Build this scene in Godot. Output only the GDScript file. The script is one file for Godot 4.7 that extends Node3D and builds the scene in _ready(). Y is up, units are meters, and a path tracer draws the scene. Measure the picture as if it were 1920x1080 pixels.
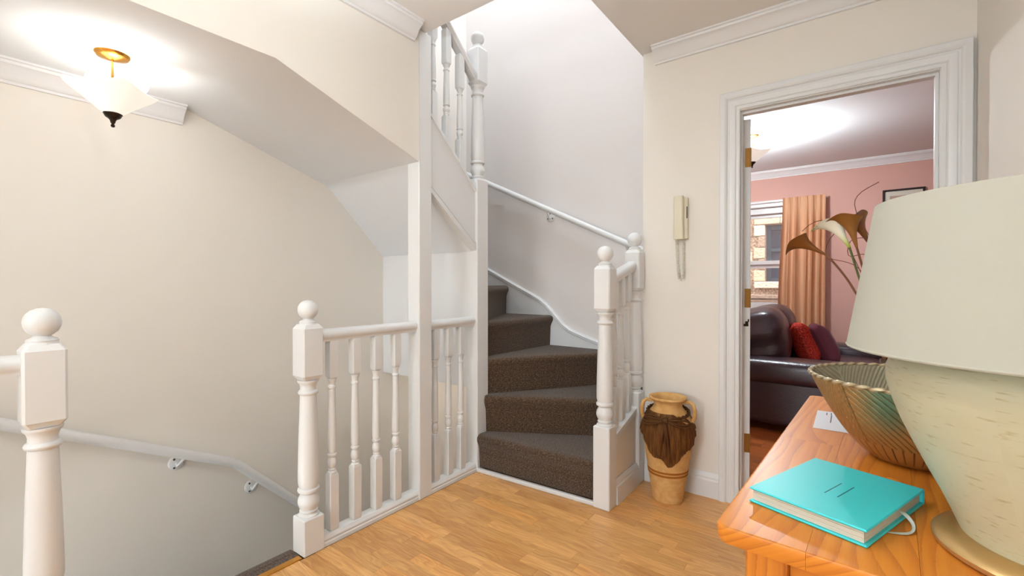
extends Node3D
# House axes: x to the right along the door wall, y up, -z away from the hall towards the door wall.
# V(x, h, u) takes u = distance towards the door wall, so z = -u.

var M := {}
var used := {}

func V(x: float, h: float, u: float) -> Vector3:
	return Vector3(x, h, -u)

# ---------------------------------------------------------------- mesh builder
class MB:
	var p := PackedVector3Array()
	var uv := PackedVector2Array()
	var col := PackedColorArray()
	var tinted := false
	var crease := 38.0

	# adds a closed primitive given as a triangle soup, turned so that its outside is the front
	func prim(t: PackedVector3Array, w: PackedVector2Array, c := PackedColorArray()) -> void:
		var mid := Vector3.ZERO
		for q in t: mid += q
		mid /= maxf(1.0, t.size())
		var vol := 0.0
		for i in range(0, t.size(), 3):
			vol += (t[i] - mid).dot((t[i + 1] - mid).cross(t[i + 2] - mid))
		var flip := vol > 0.0
		for i in range(0, t.size(), 3):
			for k in [0, 2, 1] if flip else [0, 1, 2]:
				p.append(t[i + k])
				uv.append(w[i + k] if w.size() else Vector2.ZERO)
				if c.size():
					tinted = true
					col.append(c[i + k])
				else:
					col.append(Color.WHITE)

	# chamfered box; uv in metres by face, offset by off
	func box(c: Vector3, s: Vector3, ch := 0.003, bs := Basis.IDENTITY, off := Vector2.ZERO, swap := false) -> MB:
		var h := s * 0.5
		ch = minf(ch, minf(h.x, minf(h.y, h.z)) * 0.98)
		var t := PackedVector3Array()
		var at := func(sx, sy, sz, ax: int) -> Vector3:
			var v := Vector3(sx * h.x, sy * h.y, sz * h.z)
			for k in 3:
				if k != ax: v[k] -= signf(v[k]) * ch
			return v
		for ax in 3:
			var b := (ax + 1) % 3
			var d := (ax + 2) % 3
			for s0 in [-1, 1]:
				var q := []
				for e in [[-1, -1], [1, -1], [1, 1], [-1, 1]]:
					var g := [0, 0, 0]
					g[ax] = s0; g[b] = e[0]; g[d] = e[1]
					q.append(at.call(g[0], g[1], g[2], ax))
				tri4(t, q[0], q[1], q[2], q[3])
			if ch > 0.0:
				for s1 in [-1, 1]:
					for s2 in [-1, 1]:
						var q2 := []
						for e in [[-1, b], [1, b], [1, d], [-1, d]]:
							var g2 := [0, 0, 0]
							g2[ax] = e[0]; g2[b] = s1; g2[d] = s2
							q2.append(at.call(g2[0], g2[1], g2[2], e[1]))
						tri4(t, q2[0], q2[1], q2[2], q2[3])
		if ch > 0.0:
			for sx in [-1, 1]:
				for sy in [-1, 1]:
					for sz in [-1, 1]:
						t.append(at.call(sx, sy, sz, 0)); t.append(at.call(sx, sy, sz, 1)); t.append(at.call(sx, sy, sz, 2))
		var w := PackedVector2Array()
		for i in range(0, t.size(), 3):
			var n := (t[i + 1] - t[i]).cross(t[i + 2] - t[i]).abs()
			# outward for convex shape
			var mid := (t[i] + t[i + 1] + t[i + 2])
			if (t[i + 1] - t[i]).cross(t[i + 2] - t[i]).dot(mid) > 0.0:
				var k := t[i + 1]; t[i + 1] = t[i + 2]; t[i + 2] = k
			for j in 3:
				var v := t[i + j]
				var a := Vector2(v.x, v.z)
				if n.x > n.y and n.x > n.z: a = Vector2(v.y, v.z)
				elif n.z > n.y: a = Vector2(v.x, v.y)
				if swap: a = Vector2(a.y, a.x)
				w.append(a + off)
		var o := PackedVector3Array()
		for v in t: o.append(c + bs * v)
		prim(o, w)
		return self

	static func tri4(t: PackedVector3Array, a: Vector3, b: Vector3, c: Vector3, d: Vector3) -> void:
		t.append(a); t.append(b); t.append(c); t.append(a); t.append(c); t.append(d)

	# rings joined one to the next; every ring has the same number of points
	func loft(rings: Array, ring_closed := true, caps := true, uvs := Vector2(1, 1), cols := []) -> MB:
		var t := PackedVector3Array()
		var w := PackedVector2Array()
		var c := PackedColorArray()
		var n: int = rings[0].size()
		var m := n if ring_closed else n - 1
		for i in rings.size() - 1:
			var A: PackedVector3Array = rings[i]
			var B: PackedVector3Array = rings[i + 1]
			for j in m:
				var k := (j + 1) % n
				tri4(t, A[j], A[k], B[k], B[j])
				var u0 := float(j) / m * uvs.x; var u1 := float(j + 1) / m * uvs.x
				var v0 := float(i) / (rings.size() - 1) * uvs.y; var v1 := float(i + 1) / (rings.size() - 1) * uvs.y
				for e in [[u0, v0], [u1, v0], [u1, v1], [u0, v0], [u1, v1], [u0, v1]]: w.append(Vector2(e[0], e[1]))
				if cols.size():
					for e in [cols[i][j], cols[i][k], cols[i + 1][k], cols[i][j], cols[i + 1][k], cols[i + 1][j]]: c.append(e)
		if caps and ring_closed:
			for e in 2:
				var R: PackedVector3Array = rings[0] if e == 0 else rings[rings.size() - 1]
				var idx := flat_tris(R)
				for i in range(0, idx.size(), 3):
					var o := [0, 2, 1] if e == 0 else [0, 1, 2]
					for k in o:
						t.append(R[idx[i + k]]); w.append(Vector2.ZERO)
						if cols.size(): c.append(cols[0 if e == 0 else rings.size() - 1][idx[i + k]])
		# caps may need turning to agree with the sides: done per triangle against the ring direction
		prim(t, w, c)
		return self

	static func flat_tris(R: PackedVector3Array) -> PackedInt32Array:
		var n := Vector3.ZERO
		for i in R.size(): n += R[i].cross(R[(i + 1) % R.size()])
		if n.length() < 1e-12: return PackedInt32Array()
		n = n.normalized()
		var a := n.cross(Vector3.RIGHT if absf(n.x) < 0.8 else Vector3.UP).normalized()
		var b := n.cross(a)
		var q := PackedVector2Array()
		for v in R: q.append(Vector2(v.dot(a), v.dot(b)))
		var idx := Geometry2D.triangulate_polygon(q)
		# make every triangle turn the way the ring does
		var out := PackedInt32Array()
		for i in range(0, idx.size(), 3):
			var x := R[idx[i]]; var y := R[idx[i + 1]]; var z := R[idx[i + 2]]
			if (y - x).cross(z - x).dot(n) >= 0.0: out.append_array([idx[i], idx[i + 1], idx[i + 2]])
			else: out.append_array([idx[i], idx[i + 2], idx[i + 1]])
		return out

	# prof: Vector2(radius, height)
	func lathe(prof: Array, segs := 24, at := Vector3.ZERO, bs := Basis.IDENTITY, uvs := Vector2(1, 1)) -> MB:
		var rings := []
		for q in prof:
			var r := PackedVector3Array()
			for j in segs:
				var a := TAU * j / segs
				r.append(at + bs * Vector3(cos(a) * maxf(q.x, 0.0004), q.y, sin(a) * maxf(q.x, 0.0004)))
			rings.append(r)
		return loft(rings, true, true, uvs)

	func tube(pts: Array, r, segs := 10) -> MB:
		var rings := []
		var up := Vector3.UP
		for i in pts.size():
			var d: Vector3 = (pts[mini(i + 1, pts.size() - 1)] - pts[maxi(i - 1, 0)]).normalized()
			if absf(d.dot(up)) > 0.97: up = Vector3.RIGHT if absf(d.x) < 0.8 else Vector3.BACK
			var s := d.cross(up).normalized()
			up = s.cross(d).normalized()
			var k := 1.0
			if i > 0 and i < pts.size() - 1:
				var e: Vector3 = (pts[i] - pts[i - 1]).normalized()
				k = 1.0 / maxf(0.5, e.dot(d))
			var rr: float = r[i] if r is Array else r
			var ring := PackedVector3Array()
			for j in segs:
				var a := TAU * j / segs
				ring.append(pts[i] + s * cos(a) * rr * k + up * sin(a) * rr)
			rings.append(ring)
		return loft(rings)

	# a flat polygon (Vector2 list) put in space by f(point, t) for t = 0 and 1
	func extrude(poly: Array, f: Callable) -> MB:
		var a := PackedVector3Array(); var b := PackedVector3Array()
		for q in poly:
			a.append(f.call(q, 0.0)); b.append(f.call(q, 1.0))
		return loft([a, b])

	# superellipsoid: soft box
	func soft(c: Vector3, s: Vector3, e1 := 0.4, e2 := 0.4, bs := Basis.IDENTITY, nu := 32, nv := 18, bend = null) -> MB:
		var rings := []
		for i in nv + 1:
			var la := -PI / 2 + PI * clampf(float(i) / nv, 0.002, 0.998)
			var r := PackedVector3Array()
			for j in nu:
				var lo := TAU * j / nu
				var x := sp(cos(la), e1) * sp(cos(lo), e2)
				var z := sp(cos(la), e1) * sp(sin(lo), e2)
				var v := Vector3(x, sp(sin(la), e1), z)
				if bend != null: v = bend.call(v)
				r.append(c + bs * (v * s * 0.5))
			rings.append(r)
		return loft(rings, true, true, Vector2(2, 1))

	static func sp(x: float, e: float) -> float:
		return signf(x) * pow(absf(x), e)

	func mesh() -> ArrayMesh:
		var n := p.size()
		var fn := PackedVector3Array()
		for i in range(0, n, 3):
			fn.append(-(p[i + 1] - p[i]).cross(p[i + 2] - p[i]))
		var at := {}
		var keys := []
		for i in n:
			var k := Vector3i((p[i] * 20000.0).round())
			keys.append(k)
			if at.has(k): at[k].append(i / 3)
			else: at[k] = [i / 3]
		var nor := PackedVector3Array()
		nor.resize(n)
		var lim := cos(deg_to_rad(crease))
		for i in n:
			var f := fn[i / 3]
			var fl := f.length()
			var s := Vector3.ZERO
			for g in at[keys[i]]:
				var h := fn[g]
				if f.dot(h) >= lim * fl * h.length(): s += h
			nor[i] = s.normalized() if s.length_squared() > 1e-20 else Vector3.UP
		var arr := []
		arr.resize(Mesh.ARRAY_MAX)
		arr[Mesh.ARRAY_VERTEX] = p
		arr[Mesh.ARRAY_NORMAL] = nor
		arr[Mesh.ARRAY_TEX_UV] = uv
		if tinted: arr[Mesh.ARRAY_COLOR] = col
		var m := ArrayMesh.new()
		m.add_surface_from_arrays(Mesh.PRIMITIVE_TRIANGLES, arr)
		return m

# ---------------------------------------------------------------- scene helpers
func numbered(called: String) -> String:
	if not used.has(called):
		used[called] = 0
		return called
	used[called] += 1
	return "%s_%03d" % [called, used[called]]

func thing(called: String, label: String, category: String, at := Vector3.ZERO, group := "", turn := 0.0) -> Node3D:
	var o := Node3D.new()
	o.name = numbered(called)
	o.position = at
	o.rotation.y = turn
	add_child(o, true)
	meta(o, label, category, group)
	return o

func meta(o: Node, label: String, category: String, group := "") -> void:
	o.set_meta("label", label)
	o.set_meta("category", category)
	if group: o.set_meta("group", group)

# a mesh in house coordinates hung under parent (which may stand anywhere, unturned)
func part(called: String, mb: MB, mat: Material, parent: Node3D, local := false) -> MeshInstance3D:
	var o := MeshInstance3D.new()
	o.name = called
	o.mesh = mb.mesh()
	o.material_override = null
	o.mesh.surface_set_material(0, mat)
	parent.add_child(o, true)
	if not local and parent != self:
		var off := Vector3.ZERO
		var q: Node = parent
		while q != self:
			off += q.position
			q = q.get_parent()
		o.position = -off
	return o

func struct(called: String, mb: MB, mat: Material, label: String, category: String) -> MeshInstance3D:
	var o := MeshInstance3D.new()
	o.name = called
	o.mesh = mb.mesh()
	o.mesh.surface_set_material(0, mat)
	add_child(o, true)
	o.set_meta("kind", "structure")
	meta(o, label, category)
	return o

func span(x0: float, x1: float, h0: float, h1: float, u0: float, u1: float, ch := 0.0, mb: MB = null) -> MB:
	if mb == null: mb = MB.new()
	return mb.box(V((x0 + x1) / 2, (h0 + h1) / 2, (u0 + u1) / 2), Vector3(absf(x1 - x0), absf(h1 - h0), absf(u1 - u0)), ch)

# profile (Vector2 list) swept through frames [origin, axis for x, axis for y]
func sweep(prof: Array, frames: Array, mb: MB = null) -> MB:
	if mb == null: mb = MB.new()
	var rings := []
	for f in frames:
		var r := PackedVector3Array()
		for q in prof: r.append(f[0] + f[1] * q.x + f[2] * q.y)
		rings.append(r)
	return mb.loft(rings)

# ---------------------------------------------------------------- materials
func img(w: int, h: int, f: Callable, mip := true) -> ImageTexture:
	var im := Image.create(w, h, false, Image.FORMAT_RGB8)
	for y in h:
		for x in w:
			im.set_pixel(x, y, f.call(x, y))
	if mip: im.generate_mipmaps()
	return ImageTexture.create_from_image(im)

func paint(c: Color, rough := 0.5, spec := 0.5) -> StandardMaterial3D:
	var m := StandardMaterial3D.new()
	m.albedo_color = c
	m.roughness = rough
	m.metallic_specular = spec
	return m

func fast(seed_: int, freq: float, oct := 3, type := FastNoiseLite.TYPE_SIMPLEX_SMOOTH) -> FastNoiseLite:
	var n := FastNoiseLite.new()
	n.seed = seed_
	n.noise_type = type
	n.frequency = freq
	n.fractal_octaves = oct
	return n

func noise_tex(seed_: int, freq: float, ramp: Array, size := 512, normal := false, bump := 4.0) -> NoiseTexture2D:
	var t := NoiseTexture2D.new()
	t.width = size; t.height = size; t.seamless = true
	t.noise = fast(seed_, freq, 4)
	if normal:
		t.as_normal_map = true
		t.bump_strength = bump
	elif ramp.size():
		var g := Gradient.new()
		g.offsets = PackedFloat32Array(ramp.map(func(e): return e[0]))
		g.colors = PackedColorArray(ramp.map(func(e): return e[1]))
		t.color_ramp = g
	return t

func tri(m: StandardMaterial3D, scale: float) -> StandardMaterial3D:
	m.uv1_triplanar = true
	m.uv1_world_triplanar = true
	m.uv1_scale = Vector3.ONE * scale
	return m

func make_materials() -> void:
	M.wall = paint(Color(0.945, 0.915, 0.876), 0.75, 0.25)
	M.shaft = paint(Color(0.915, 0.885, 0.868), 0.75, 0.25)
	M.ceil = paint(Color(0.95, 0.93, 0.91), 0.8, 0.2)
	M.ceil_white = paint(Color(0.95, 0.95, 0.955), 0.8, 0.2)
	M.pink = paint(Color(0.86, 0.68, 0.63), 0.8, 0.2)
	M.gloss = paint(Color(0.915, 0.91, 0.905), 0.3, 0.5)
	M.trim = paint(Color(0.93, 0.92, 0.915), 0.42, 0.45)
	M.sub = paint(Color(0.35, 0.25, 0.16), 0.8)
	M.void_wall = paint(Color(0.8, 0.77, 0.72), 0.8, 0.2)
	# oak strips: three grain prints, several tones
	var n1 := fast(3, 0.006, 3); var n2 := fast(9, 0.05, 3); var n3 := fast(5, 0.012, 2)
	M.oak = []
	for v in 2:
		var oy := v * 311.0
		var t := img(512, 256, func(x, y):
			var warp := n3.get_noise_2d(x * 0.35, y * 1.0 + oy) * 26.0
			var g := n1.get_noise_2d(x * 0.9, (y + warp) * 14.0 + oy)
			var s := n2.get_noise_2d(x * 0.12, y * 3.0 + oy)
			var k := clampf(0.5 + 0.42 * g + 0.30 * s, 0.0, 1.0)
			return Color(0.78, 0.535, 0.30).lerp(Color(0.96, 0.76, 0.49), k))
		for tone in [Color(1, 1, 1), Color(0.94, 0.93, 0.91), Color(1.0, 0.97, 0.92), Color(0.90, 0.87, 0.83)]:
			var m := paint(tone, 0.33, 0.5)
			m.albedo_texture = t
			m.uv1_scale = Vector3(1.6, 3.2, 1)
			M.oak.append(m)
	M.oak_red = []
	for tone in [Color(0.80, 0.62, 0.55), Color(0.72, 0.55, 0.48), Color(0.86, 0.66, 0.56)]:
		var m2 := paint(tone, 0.3, 0.5)
		m2.albedo_texture = M.oak[0].albedo_texture
		m2.uv1_scale = Vector3(1.6, 3.2, 1)
		M.oak_red.append(m2)
	# orange pine with growth lines along u
	var p1 := fast(21, 0.004, 2); var p2 := fast(22, 0.03, 3); var p3 := fast(23, 0.09, 2)
	var pt := img(512, 512, func(x, y):
		var warp := p1.get_noise_2d(x * 0.5, y * 1.4) * 60.0
		var line := fposmod((y + warp) / 26.0, 1.0)
		line = pow(line, 3.0)
		var soft_ := p2.get_noise_2d(x * 0.15, y * 2.0) * 0.5 + 0.5
		var fine := p3.get_noise_2d(x * 0.2, y * 4.0) * 0.5 + 0.5
		var c := Color(0.89, 0.575, 0.225).lerp(Color(0.84, 0.50, 0.17), soft_)
		return c.lerp(Color(0.68, 0.35, 0.12), line * 0.75 * (0.35 + 0.65 * fine)))
	M.pine = paint(Color.WHITE, 0.36, 0.4)
	M.pine.albedo_texture = pt
	M.pine.uv1_scale = Vector3(1.1, 2.2, 1)
	# carpet
	M.carpet = tri(paint(Color(1, 1, 1), 0.95, 0.1), 4.0)
	M.carpet.albedo_texture = noise_tex(31, 0.045, [[0.15, Color(0.20, 0.145, 0.105)], [0.5, Color(0.335, 0.26, 0.20)], [0.85, Color(0.50, 0.40, 0.315)]], 512)
	M.carpet.heightmap_enabled = true
	M.carpet.heightmap_texture = noise_tex(32, 0.12, [], 512)
	M.carpet.heightmap_scale = 0.35
	M.carpet.rim_enabled = true; M.carpet.rim = 0.5; M.carpet.rim_tint = 0.9
	# metals
	M.brass = paint(Color(0.86, 0.62, 0.28), 0.22); M.brass.metallic = 1.0
	M.brass_dull = paint(Color(0.62, 0.46, 0.24), 0.35); M.brass_dull.metallic = 0.9
	M.bronze_dark = paint(Color(0.18, 0.14, 0.09), 0.4); M.bronze_dark.metallic = 0.7
	M.chrome = paint(Color(0.6, 0.58, 0.55), 0.2); M.chrome.metallic = 1.0
	M.dark = paint(Color(0.05, 0.045, 0.04), 0.6)
	M.screw = paint(Color(0.35, 0.33, 0.31), 0.4); M.screw.metallic = 0.6
	# lamp glass: opal glass that glows
	M.opal = paint(Color(0.95, 0.93, 0.9), 0.25)
	M.opal.emission_enabled = true
	M.opal.emission = Color(1.0, 0.965, 0.915)
	M.opal.emission_energy_multiplier = 0.5
	M.bulb = paint(Color(1, 1, 1), 0.4)
	M.bulb.emission_enabled = true
	M.bulb.emission = Color(1.0, 0.97, 0.92)
	M.bulb.emission_energy_multiplier = 3.0
	# table lamp
	var g1 := fast(41, 0.02, 3); var g2 := fast(42, 0.11, 2)
	M.glaze = paint(Color.WHITE, 0.38, 0.45)
	M.glaze.albedo_texture = img(1024, 512, func(x, y):
		var a := g1.get_noise_2d(x * 0.30, y * 6.5)
		var b := g2.get_noise_2d(x * 0.09, y * 1.6)
		var k := clampf((a - 0.22) * 3.5, 0.0, 1.0) * clampf((b + 0.02) * 2.5, 0.0, 1.0)
		var base := Color(0.80, 0.785, 0.675).lerp(Color(0.775, 0.75, 0.625), g1.get_noise_2d(x * 0.1, y * 0.8) * 0.5 + 0.5)
		return base.lerp(Color(0.60, 0.49, 0.30), k * 0.42))
	M.shade = tri(paint(Color(0.735, 0.72, 0.665), 0.85, 0.15), 14.0)
	M.shade.normal_enabled = true
	M.shade.normal_texture = noise_tex(44, 0.2, [], 256, true, 1.5)
	M.shade.normal_scale = 0.25
	M.shade.backlight_enabled = true
	M.shade.backlight = Color(0.35, 0.32, 0.26)
	M.gold_foot = paint(Color(0.80, 0.66, 0.44), 0.32); M.gold_foot.metallic = 0.75
	M.copper_bowl = paint(Color.WHITE, 0.36); M.copper_bowl.metallic = 0.55
	M.copper_bowl.vertex_color_use_as_albedo = true
	# teal book cloth
	M.teal = tri(paint(Color(0.22, 0.81, 0.83), 0.42, 0.5), 20.0)
	M.teal.normal_enabled = true
	M.teal.normal_texture = noise_tex(51, 0.05, [], 256, true, 2.0)
	M.teal.normal_scale = 0.15
	M.teal_deep = paint(Color(0.03, 0.42, 0.44), 0.5)
	M.paper = paint(Color(0.86, 0.83, 0.77), 0.8, 0.2)
	M.ribbon = paint(Color(0.80, 0.82, 0.78), 0.4)
	# pot
	M.terra = tri(paint(Color.WHITE, 0.8, 0.2), 4.0)
	M.terra.albedo_texture = noise_tex(61, 0.02, [[0.2, Color(0.80, 0.60, 0.36)], [0.8, Color(0.87, 0.70, 0.47)]], 256)
	M.terra_band = paint(Color(0.62, 0.38, 0.15), 0.8, 0.2)
	var f1 := fast(62, 0.05, 3)
	M.fibre = paint(Color.WHITE, 0.75, 0.3)
	M.fibre.albedo_texture = img(512, 256, func(x, y):
		var k := f1.get_noise_2d(x * 2.2, y * 0.25) * 0.5 + 0.5
		var l := f1.get_noise_2d(x * 0.5 + 900.0, y * 0.2) * 0.5 + 0.5
		return Color(0.27, 0.155, 0.06).lerp(Color(0.56, 0.36, 0.16), clampf(k * 0.6 + l * 0.9 - 0.35, 0, 1)))
	M.raffia = paint(Color(0.33, 0.20, 0.09), 0.7, 0.3)
	# intercom
	M.plastic = paint(Color(0.89, 0.85, 0.75), 0.4)
	M.cord = paint(Color(0.88, 0.85, 0.78), 0.5)
	# living room
	M.leather = tri(paint(Color(0.215, 0.15, 0.185), 0.28, 0.6), 6.0)
	M.leather.normal_enabled = true
	M.leather.normal_texture = noise_tex(71, 0.02, [], 512, true, 6.0)
	M.leather.normal_scale = 0.35
	M.red = tri(paint(Color.WHITE, 0.7, 0.3), 5.0)
	M.red.albedo_texture = noise_tex(72, 0.05, [[0.3, Color(0.38, 0.05, 0.06)], [0.5, Color(0.66, 0.14, 0.12)], [0.8, Color(0.84, 0.30, 0.18)]], 256)
	M.plum = tri(paint(Color(0.38, 0.165, 0.21), 0.8, 0.3), 8.0)
	M.plum.rim_enabled = true; M.plum.rim = 0.6
	M.curtain = paint(Color(0.90, 0.71, 0.565), 0.8, 0.2)
	M.curtain.backlight_enabled = true
	M.curtain.backlight = Color(0.45, 0.33, 0.24)
	M.glass = paint(Color(1, 1, 1, 0.06), 0.02)
	M.glass.transparency = BaseMaterial3D.TRANSPARENCY_ALPHA
	M.frame_dark = paint(Color(0.14, 0.06, 0.05), 0.35)
	M.print_art = paint(Color.WHITE, 0.8, 0.2)
	var a1 := fast(81, 0.03, 3)
	M.print_art.albedo_texture = img(128, 128, func(x, y):
		return Color(0.80, 0.70, 0.62).lerp(Color(0.62, 0.52, 0.47), a1.get_noise_2d(x, y) * 0.5 + 0.5))
	M.stone = []
	for c in [Color(0.84, 0.74, 0.60), Color(0.70, 0.58, 0.47), Color(0.88, 0.80, 0.68), Color(0.62, 0.52, 0.43)]:
		var sm := tri(paint(c, 0.9, 0.1), 1.2)
		sm.normal_enabled = true
		sm.normal_texture = noise_tex(91, 0.06, [], 256, true, 5.0)
		M.stone.append(sm)
	M.rubble = tri(paint(Color.WHITE, 0.95, 0.1), 1.5)
	M.rubble.albedo_texture = noise_tex(92, 0.03, [[0.2, Color(0.48, 0.38, 0.30)], [0.5, Color(0.66, 0.53, 0.42)], [0.8, Color(0.80, 0.70, 0.58)]], 512)
	M.slate_frame = paint(Color(0.17, 0.24, 0.27), 0.5)
	M.dark_glass = paint(Color(0.16, 0.21, 0.26), 0.08)
	M.render_white = paint(Color(0.86, 0.85, 0.82), 0.9, 0.1)
	M.asphalt = paint(Color(0.42, 0.41, 0.40), 0.9, 0.1)
	# flowers
	M.calla_brown = paint(Color(0.46, 0.26, 0.085), 0.45, 0.4)
	M.calla_tan = paint(Color(0.52, 0.33, 0.13), 0.5, 0.4)
	M.calla_white = paint(Color.WHITE, 0.5, 0.4)
	M.calla_white.albedo_texture = img(8, 128, func(_x, y):
		var k := clampf(1.0 - y / 70.0, 0.0, 1.0)
		return Color(0.94, 0.92, 0.84).lerp(Color(0.55, 0.62, 0.14), k * k))
	M.spadix = paint(Color(0.90, 0.66, 0.20), 0.7)
	M.stem_green = paint(Color(0.30, 0.33, 0.12), 0.5)
	M.stem_brown = paint(Color(0.42, 0.24, 0.11), 0.6)
	M.twig = paint(Color(0.42, 0.22, 0.15), 0.7)
	M.vase_brown = paint(Color(0.30, 0.22, 0.16), 0.35)

func lamp_light(called: String, at: Vector3, energy: float, c: Color, size: float, parent: Node3D) -> void:
	var l := OmniLight3D.new()
	l.name = called
	l.light_color = c
	l.light_energy = energy
	l.light_size = size
	l.omni_range = 14.0
	l.omni_attenuation = 2.0
	l.shadow_enabled = true
	parent.add_child(l, true)
	l.position = at - parent.position

# ---------------------------------------------------------------- the scene
func _ready() -> void:
	# camera, sky, exposure
	var cam := Camera3D.new()
	cam.name = "camera"
	cam.keep_aspect = Camera3D.KEEP_HEIGHT
	cam.fov = rad_to_deg(2.0 * atan(540.0 / 853.0))
	cam.near = 0.02
	cam.far = 100.0
	add_child(cam)
	cam.position = Vector3(0, 1.11, 0)
	cam.rotation = Vector3(deg_to_rad(-0.47), deg_to_rad(36.7), 0)
	cam.current = true
	var env := Environment.new()
	var sky_mat := ProceduralSkyMaterial.new()
	sky_mat.sky_top_color = Color(0.84, 0.88, 0.94)
	sky_mat.sky_horizon_color = Color(0.94, 0.95, 0.96)
	sky_mat.ground_bottom_color = Color(0.45, 0.44, 0.43)
	sky_mat.ground_horizon_color = Color(0.75, 0.76, 0.77)
	sky_mat.sky_energy_multiplier = 2.2
	var sky := Sky.new()
	sky.sky_material = sky_mat
	env.sky = sky
	env.background_mode = Environment.BG_SKY
	env.ambient_light_source = Environment.AMBIENT_SOURCE_DISABLED
	env.tonemap_mode = Environment.TONE_MAPPER_LINEAR
	env.tonemap_exposure = 1.12
	env.sdfgi_enabled = true
	env.ssao_enabled = true
	env.ssil_enabled = true
	var we := WorldEnvironment.new()
	we.name = "environment"
	we.environment = env
	add_child(we)

	make_materials()
	build_shell()
	build_trims()
	build_lamps()
	build_staircase()
	build_balustrades()
	build_wall_rails()
	build_doorway()
	build_hall_window()
	build_living_room()
	build_outside()
	build_table_group()
	build_pot()
	build_intercom()

# energies of the lamps: stairwell, hall, landing upstairs, living room
const E_STAIR := 0.048
const E_HALL := 0.36
const E_UP := 1.9
const E_LIVING := 1.9
const E_WINDOW := 4.5

# ---------------------------------------------------------------- shell
func strip_floor(owner: Node3D, x0: float, x1: float, u0: float, u1: float, mats: Array, seed_: int) -> void:
	var rng := RandomNumberGenerator.new()
	rng.seed = seed_
	var w := 0.0655
	var u := u1
	var row := 0
	while u > u0 + 0.004:
		var ua := maxf(u - w, u0)
		var x := x0 - rng.randf() * 0.4
		while x < x1 - 0.001:
			var l := rng.randf_range(0.34, 0.52)
			var a := maxf(x, x0); var b := minf(x + l, x1)
			x += l
			if b - a < 0.02: continue
			var mb := MB.new()
			var gap := 0.0004 if row % 3 != 0 else 0.0009
			mb.box(V((a + b) / 2, -0.004, (ua + u) / 2), Vector3(b - a - 0.0006, 0.008, u - ua - gap), 0.0005, Basis.IDENTITY, Vector2(rng.randf() * 5.0, rng.randf() * 5.0))
			part("floor_strip", mb, mats[rng.randi() % mats.size()], owner)
		u = ua
		row += 1

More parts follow.
